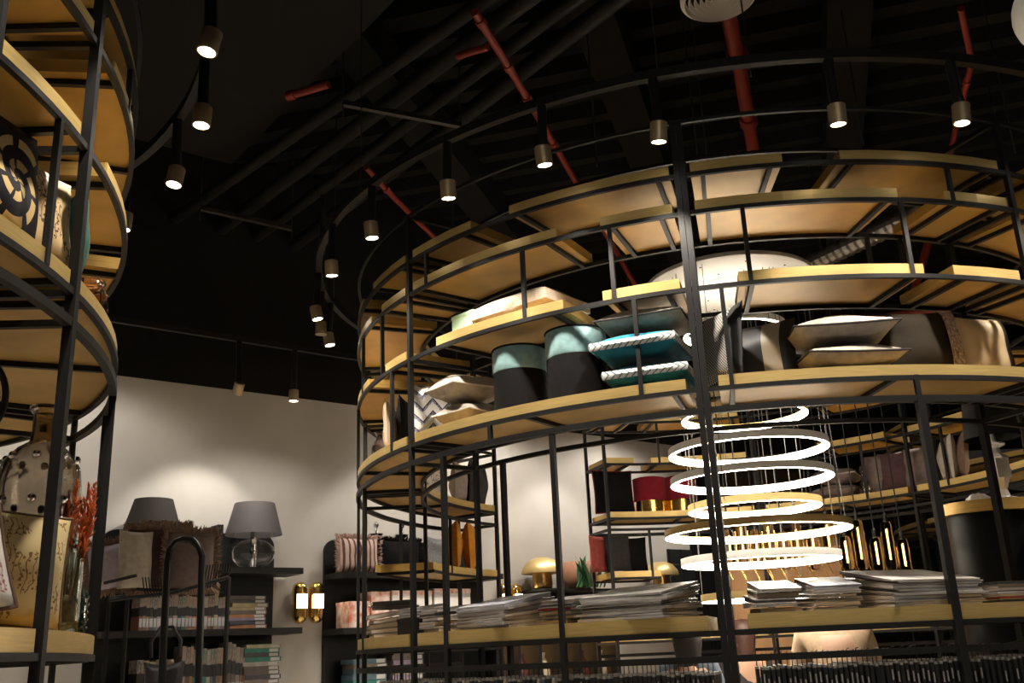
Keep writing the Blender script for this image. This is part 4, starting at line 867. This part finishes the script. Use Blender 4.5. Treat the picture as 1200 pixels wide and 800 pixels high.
# ------------------------------------------------------------------ wire basket stand with fringed cushions, in front of the wall shelving
YB = 6.9
def at(px, py, Y=YB): return depth(px, py, Y)
B = at(205, 690); bz = B.z
t = thing('wire_basket_stand', 'tall black metal stand with wire basket and hooped handle piled with cushions', 'stand', (B.x, B.y, 0))
def lp(px, py, dy=0): q = at(px, py, YB + dy); return q - Vector((B.x, B.y, 0))
for nm, pts, r in (('base_rail', [lp(128, 703, -.1), lp(205, 694, -.15), lp(268, 676, -.1)], .012), ('base_rail', [lp(128, 700, .5), lp(205, 694, .5), lp(268, 676, .5)], .012), ('base_rail', [lp(160, 690), lp(178, 691), lp(222, 691)], .011),
                   ('rim_rail', [lp(122, 683, -.1), lp(160, 674, -.1)], .011)):
    MB().tube(pts, r, 8).build(nm, BLACK, t, smooth=True)
hp = [lp(188, 880, -.25), lp(196, 660, -.25), lp(199, 644, -.25), lp(206, 635, -.25), lp(215, 631.5, -.25), lp(225, 633, -.25), lp(233, 640, -.25), lp(237, 652, -.25), lp(234, 880, -.25)]
hp[0].z = 0; hp[-1].z = 0
MB().tube(hp, .024, 10).build('hoop_frame', mat('black_gloss_tube', (.016, .016, .016), .28, .5), t, smooth=True)
for x0, y0 in ((128, 703), (150, 700), (268, 676)):
    p = lp(x0, y0, .2); MB().tube([p, (p.x, p.y, 0)], .016, 8).build('leg', BLACK, t, smooth=True)
for k in range(11):
    x = 236 + k * 3.2; p0, p1, p2 = lp(x - 3, 694 - k * 1.5, -.1 + .05 * k), lp(x + 1, 682 - k, -.1 + .05 * k), lp(x + 4, 662 - k * .3, -.1 + .05 * k)
    MB().tube([p0, p1, p2], .005, 6).build('basket_wire', BLACK, t, smooth=True)
for k in range(9):
    x = 165 + k * 3.5; MB().tube([lp(x + 2, 676, -.12), lp(x + 4, 692, -.1), lp(x + 8, 700, -.1)], .004, 6).build('basket_wire', BLACK, t, smooth=True)
zb = bz + .01
def bc(px, dy, w_, h, m, rz, lean, lab, fr=F_FRINGE, roll=0, dz=0): return cushion(lab, w_, h, .13, m, Vector((at(px, 690, YB + dy).x, YB + dy, zb + dz)), rz, lean, roll=roll, fringe=fr)
bc(131, .25, .30, .33, F_LILAC, .25, .1, 'pale lilac cushion with brown fringe at the left of the basket', roll=-.15)
bc(157, .02, .25, .40, F_BEIGE, .85, .05, 'striped taupe cushion standing edge-on in the basket', fr=None)
bc(175, .14, .28, .42, F_PLUM, .8, .1, 'plum cushion with thick brown fringe in the basket', roll=-.05)
bc(200, .30, .34, .46, F_PLUM, .7, .15, 'dark plum fringed cushion behind the hooped handle', roll=-.05)
bc(223, .16, .33, .40, F_MAUVE, .5, .12, 'taupe velvet cushion inside the hooped handle')
# black bag hanging on the stand
P = at(192, 792, YB - .05); t = thing('handbag', 'black bag hanging below the wire basket in front of the books', 'bag', P)
mb, rim = cushion_mesh(.26, .34, .13, flat=.1, edge=.02); o = mb.build('bag_body', F_LEATHER, t, smooth=True); o.location = (0, 0, -.25)
MB().tube([(-.09, 0, .12), (-.10, 0, .22), (-.04, 0, .31), (.04, 0, .31), (.10, 0, .22), (.09, 0, .12)], .012, 8).build('bag_handle', F_LEATHER, t, smooth=True)

# ------------------------------------------------------------------ ceiling services
def pipe(label, pts, r, m, name='red_pipe', cat='pipe', couplings=(), group=None):
    c = Vector(pts[0]); t = thing(name, label, cat, c, group=group); q = [Vector(p) - c for p in pts]
    b = MB().tube(q, r, 12).build('pipe_run', m, t, smooth=True)
    for u in couplings:
        i = min(int(u), len(q) - 2); p = q[i].lerp(q[i + 1], u - i); d = (q[i + 1] - q[i]).normalized()
        MB().tube([p - d * r * 1.2, p + d * r * 1.2], r * 1.35, 12).build('coupling', m, t, smooth=True)
    return t
pl = lambda x, y, z: plane(x, y, z)
pipe('thick red sprinkler pipe under the round ceiling diffuser', [pl(850, 2, 6.1), pl(868, 85, 6.1), pl(893, 240, 6.1)], .062, REDPIPE, couplings=(.75, 1.3))
pipe('long thin red pipe slanting behind the shelving top', [pl(556, 14, 5.6), pl(600, 85, 5.6), pl(675, 213, 5.6), pl(748, 340, 5.6)], .028, REDPIPE, couplings=(.15, .9, 1.2, 1.6, 2.2))
pipe('short red branch pipe between the black ducts', [pl(572, 55, 5.6), pl(548, 62, 5.62), pl(536, 66, 5.64)], .026, REDPIPE)
pipe('short red pipe stub left of the black ducts', [pl(336, 113, 5.6), pl(362, 106, 5.6), pl(385, 99, 5.6)], .028, REDPIPE, couplings=(.2,))
pipe('thin red pipe slanting above the left shelving corner', [pl(429, 196, 5.5), pl(462, 232, 5.5), pl(512, 281, 5.5)], .024, REDPIPE, couplings=(.7, 1.4))
pipe('bent red pipe above the rightmost spotlight', [pl(1126, 10, 5.7), pl(1139, 72, 5.7), pl(1133, 96, 5.7), pl(1117, 165, 5.7), pl(1086, 300, 5.7)], .024, REDPIPE, couplings=(1, 2))
pipe('low red pipe running behind the flat cushions to the right edge', [pl(925, 392, 4.7), pl(1065, 367, 4.7), pl(1260, 333, 4.7)], .04, REDPIPE, couplings=(1.02,))
pipe('red pipe drop joining the low red pipe', [pl(1066, 368, 4.72), pl(1072, 340, 5.0), pl(1090, 275, 5.65)], .04, REDPIPE)
dn = ['uppermost', 'second', 'third', 'lowest']
for k, (p0, p1) in enumerate((((150, 296), (600, -22)), ((170, 335), (640, -18)), ((205, 350), (690, -14)), ((235, 372), (745, -18)))):
    pipe('round black duct of the slanting bundle on the ceiling, %s of four' % dn[k], [pl(p0[0], p0[1], 5.75), pl((p0[0] + p1[0]) / 2, (p0[1] + p1[1]) / 2, 5.75), pl(p1[0], p1[1], 5.75) + (pl(p1[0], p1[1], 5.75) - pl((p0[0] + p1[0]) / 2, (p0[1] + p1[1]) / 2, 5.75)) * 1.5], .055 + .012 * (k % 2), DUCTBLACK, 'ceiling_duct', 'duct', group='slanting duct bundle')
for (a, b_, lab) in (((235, 244), (342, 268), 'steel channel hanging on rods left of the ring track'), ((402, 121), (540, 147), 'steel channel hanging on a rod above the ducts')):
    A_, B_ = pl(*a, 5.55), pl(*b_, 5.55); t = thing('support_channel', lab, 'bracket', A_)
    MB().tube([(0, 0, 0), B_ - A_], .028, 4).build('channel', STEEL, t)
    for q in (Vector((0, 0, 0)), B_ - A_): MB().tube([q - Vector((0, 0, .12)), q + Vector((0, 0, ZC - 5.55 + .1))], .006, 6).build('threaded_rod', STEEL, t)
# flexible duct
A_, B_ = pl(945, 312, 5.0), pl(1075, 250, 5.0); t = thing('flexible_duct', 'silver flexible duct slanting behind the right upper boards', 'duct', A_); N = 46; pts = [(B_ - A_) * (i / N * 1.5 - .15) for i in range(N + 1)]
MB().tube(pts, [.085 + .012 * (i % 2) for i in range(N + 1)], 14).build('duct_body', FLEX, t)
# round diffusers
def diffuser(label, px, py, z, rpx, n=5):
    P = plane(px, py, z); R_ = metres(rpx, P); t = thing('ceiling_diffuser', label, 'vent', P)
    MB().lathe([(R_ * .86, .04), (R_ * .9, -.0), (R_, .02), (R_, .05), (R_ * .86, .05)], 48, cap=False).build('outer_ring', GREYP, t, smooth=True)
    for k in range(n):
        r = R_ * (.12 + .15 * k); MB().lathe([(r, .05), (r + R_ * .055, .012), (r + R_ * .075, .015), (r + R_ * .03, .06)], 40, cap=False).build('vane_ring', GREYP, t, smooth=True)
    MB().lathe([(0, .1), (R_ * .9, .1), (R_ * .9, ZC - z + .02)], 32, cap=False).build('neck', CEILBLACK, t, smooth=True)
diffuser('pale round ring-vaned ceiling diffuser above the thick red pipe', 842, 2, 5.9, 44)
P = depth(1243, 12, 5.2); t = thing('globe_pendant', 'pale round pendant globe cut off by the right edge', 'pendant', P); r = metres(52, P)
MB().lathe([(r * math.sin(k * PI / 16), -r * math.cos(k * PI / 16)) for k in range(17)], 32).build('globe', mat('opal_globe', (.62, .58, .48), .35, emit=(1, .9, .7), es=.12), t, smooth=True); MB().tube([(0, 0, r), (0, 0, ZC - P.z)], .006, 6).build('cord', BLACK, t)
# thin rods in front of the deck
for i, (px, py, lab) in enumerate(((700, 195, 'thin steel rod hanging left of the tall double post'), (817, 180, 'thin steel rod hanging right of the tall double post'), (828, 180, 'second thin steel rod right of the tall double post'), (880, 90, 'thin steel rod beside the thick red pipe'), (1012, 170, 'thin steel rod right of the middle spotlight'), (1190, 180, 'thin steel rod at the far right of the ceiling'))):
    P = pl(px, py, 5.0); t = thing('hanger_rod', lab, 'rod', P); MB().tube([(0, 0, 0), (0, 0, ZC - P.z + .05)], .006, 6).build('rod_shaft', STEEL, t)
P = pl(268, 368, 5.0); t = thing('cable_loop', 'thin pale cable loop hanging from the dark ceiling', 'cable', P); MB().tube([(-.14, 0, .25), (-.15, 0, .1), (-.08, 0, 0), (.04, 0, -.01), (.13, 0, .08), (.15, 0, .28)], .006, 6).build('cable_run', STEEL, t, smooth=True)

# ------------------------------------------------------------------ shoppers glimpsed below the table ring
SKIN = mat('skin', (.42, .25, .17), .6); 
def person(label, P, face, H, shirt, hair, pants, lean=0., long_hair=True):
    t = thing('person', label, 'person', (P.x, P.y, 0), (0, 0, face)); k = H / 1.75
    ly = -lean
    J = dict(pel=(0, 0, .95), bel=(0, .0, 1.08), che=(0, ly * .5, 1.30), nek=(0, ly * .8, 1.47), jaw=(0, ly - .02, 1.56), hd=(0, ly - .015, 1.66), crn=(0, ly, 1.74))
    for q in ('nek', 'jaw', 'hd', 'crn'): J[q] = (J[q][0], J[q][1] * (1 if q == 'nek' else 1.25), J[q][2] - lean * (.3 if q == 'nek' else .55))
    for s_, n in ((-1, 'l'), (1, 'r')):
        J.update({n + 'sh': (s_ * .18, ly * .7, 1.42), n + 'el': (s_ * .23, ly * .7 - .03, 1.14), n + 'wr': (s_ * .20, ly * .7 - .20, .98), n + 'ha': (s_ * .19, ly * .7 - .27, .95), n + 'hi': (s_ * .09, 0, .90), n + 'kn': (s_ * .10, -.02, .50), n + 'an': (s_ * .10, .03, .09), n + 'to': (s_ * .11, -.13, .04)})
    Rr = dict(pel=.14, bel=.12, che=.15, nek=.055, jaw=.07, hd=.088, crn=.06, sh=.065, el=.043, wr=.03, ha=.035, hi=.09, kn=.06, an=.042, to=.035)
    Ed = [('pel', 'bel'), ('bel', 'che'), ('che', 'nek'), ('nek', 'jaw'), ('jaw', 'hd'), ('hd', 'crn')]
    for n in 'lr': Ed += [('che', n + 'sh'), (n + 'sh', n + 'el'), (n + 'el', n + 'wr'), (n + 'wr', n + 'ha'), ('pel', n + 'hi'), (n + 'hi', n + 'kn'), (n + 'kn', n + 'an'), (n + 'an', n + 'to')]
    def skin(nm, keys, edges, grow, m, sub=2):
        ks = list(keys); me = bpy.data.meshes.new(nm); me.from_pydata([Vector(J[q]) * k for q in ks], [(ks.index(a), ks.index(b)) for a, b in edges], []); me.materials.append(m)
        o = obj(nm, me, t); md = o.modifiers.new('skin', 'SKIN'); md.use_smooth_shade = True
        for i, q in enumerate(ks):
            r = (Rr[q[1:]] if q[1:] in Rr and q not in Rr else Rr[q]) * k + grow; me.skin_vertices[0].data[i].radius = (r, r * (.8 if q in ('che', 'bel', 'pel') else 1))
        me.skin_vertices[0].data[0].use_root = True; sd = o.modifiers.new('sub', 'SUBSURF'); sd.levels = 1; sd.render_levels = sub; return o
    skin('body', list(J), Ed, 0, SKIN)
    su = ['pel', 'bel', 'che', 'lsh', 'lel', 'rsh', 'rel']; skin('shirt', su, [e for e in Ed if e[0] in su and e[1] in su], .018, shirt)
    pa = ['pel', 'lhi', 'lkn', 'lan', 'rhi', 'rkn', 'ran']; skin('trousers', pa, [e for e in Ed if e[0] in pa and e[1] in pa], .014, pants)
    c = Vector(J['hd']) * k
    hb = MB(); rings = [(.0, .118), (.06, .105), (.098, .06), (.108, 0), (.104, -.06), (.096, -.12), (.085, -.2 if long_hair else -.10), (.06, -.27 if long_hair else -.11)]
    P_ = []; n = 18
    for r, z in rings:
        for q in range(n):
            a = 2 * PI * q / n; fx = math.sin(a); cut = -fx > .45 and z < .05
            rr = r * (.72 if cut else 1); P_.append((c.x + rr * math.cos(a) * k, c.y + (rr * fx + .018) * k, c.z + z * k))
    fs = [(i * n + q, i * n + (q + 1) % n, (i + 1) * n + (q + 1) % n, (i + 1) * n + q) for i in range(len(rings) - 1) for q in range(n)]
    hb.add(P_, fs).build('hair', hair, t, smooth=True)
    EY = mat('eye_dark', (.02, .015, .012), .2); LP = mat('lips', (.30, .11, .09), .5)
    for s_ in (-1, 1):
        MB().lathe([(0, -.012), (.010, -.005), (.012, 0), (.010, .005), (0, .012)], 10).build('eye', EY, t, (c.x + s_ * .032 * k, c.y - .082 * k, c.z + .005 * k), smooth=True)
        MB().lathe([(0, -.03), (.012, -.015), (.014, .01), (0, .03)], 8).build('ear', SKIN, t, (c.x + s_ * .09 * k, c.y + .005, c.z - .01), smooth=True)
        for f in range(5):
            h = Vector(J[('l' if s_ < 0 else 'r') + 'ha']) * k; d = Vector((s_ * -.010 * (f - 1.5) if f < 4 else -s_ * .035, -.055 if f < 4 else -.02, -.02))
            MB().tube([h + Vector((s_ * -.017 * (f - 1.5), -.015, 0)) if f < 4 else h + Vector((-s_ * .025, .01, 0)), h + Vector((s_ * -.017 * (f - 1.5), 0, 0)) * (f < 4) + d, h + Vector((s_ * -.016 * (f - 1.5), 0, 0)) * (f < 4) + d + Vector((0, -.02 - .006 * (f in (1, 2)), -.025))], [.009, .008, .006], 6).build('finger', SKIN, t, smooth=True)
    MB().lathe([(0, .028), (.009, .01), (.015, -.02), (0, -.028)], 8).build('nose', SKIN, t, (c.x, c.y - .092 * k, c.z - .022 * k), smooth=True)
    MB().box((0, 0, 0), (.042, .012, .012)).build('mouth', LP, t, (c.x, c.y - .080 * k, c.z - .062 * k))
    return t
HAIRD = mat('dark_hair', (.014, .010, .008), .45, noise=.3, nscale=20, stretch=(8, 8, .5)); HAIRB = mat('brown_hair', (.06, .025, .018), .45, noise=.3, nscale=20, stretch=(8, 8, .5)); JEAN = fabric('dark_jeans', (.03, .035, .05))
def px_person(px, Y): q = depth(px, 760, Y); return Vector((q.x, Y, 0))
person('dark haired shopper in a grey blue top glimpsed below the table ring', px_person(806, 7.4), math.radians(150), 1.70, fabric('grey_blue_cloth', (.10, .12, .15)), HAIRD, JEAN)
person('brown haired shopper whose head shows right of the double post', px_person(872, 8.6), math.radians(200), 1.72, F_DARK, HAIRB, JEAN)
person('shopper in a beige blouse glimpsed under the white catalogue piles', px_person(984, 6.9), math.radians(170), 1.95, fabric('beige_blouse', (.42, .30, .20)), HAIRB, JEAN, lean=.35)
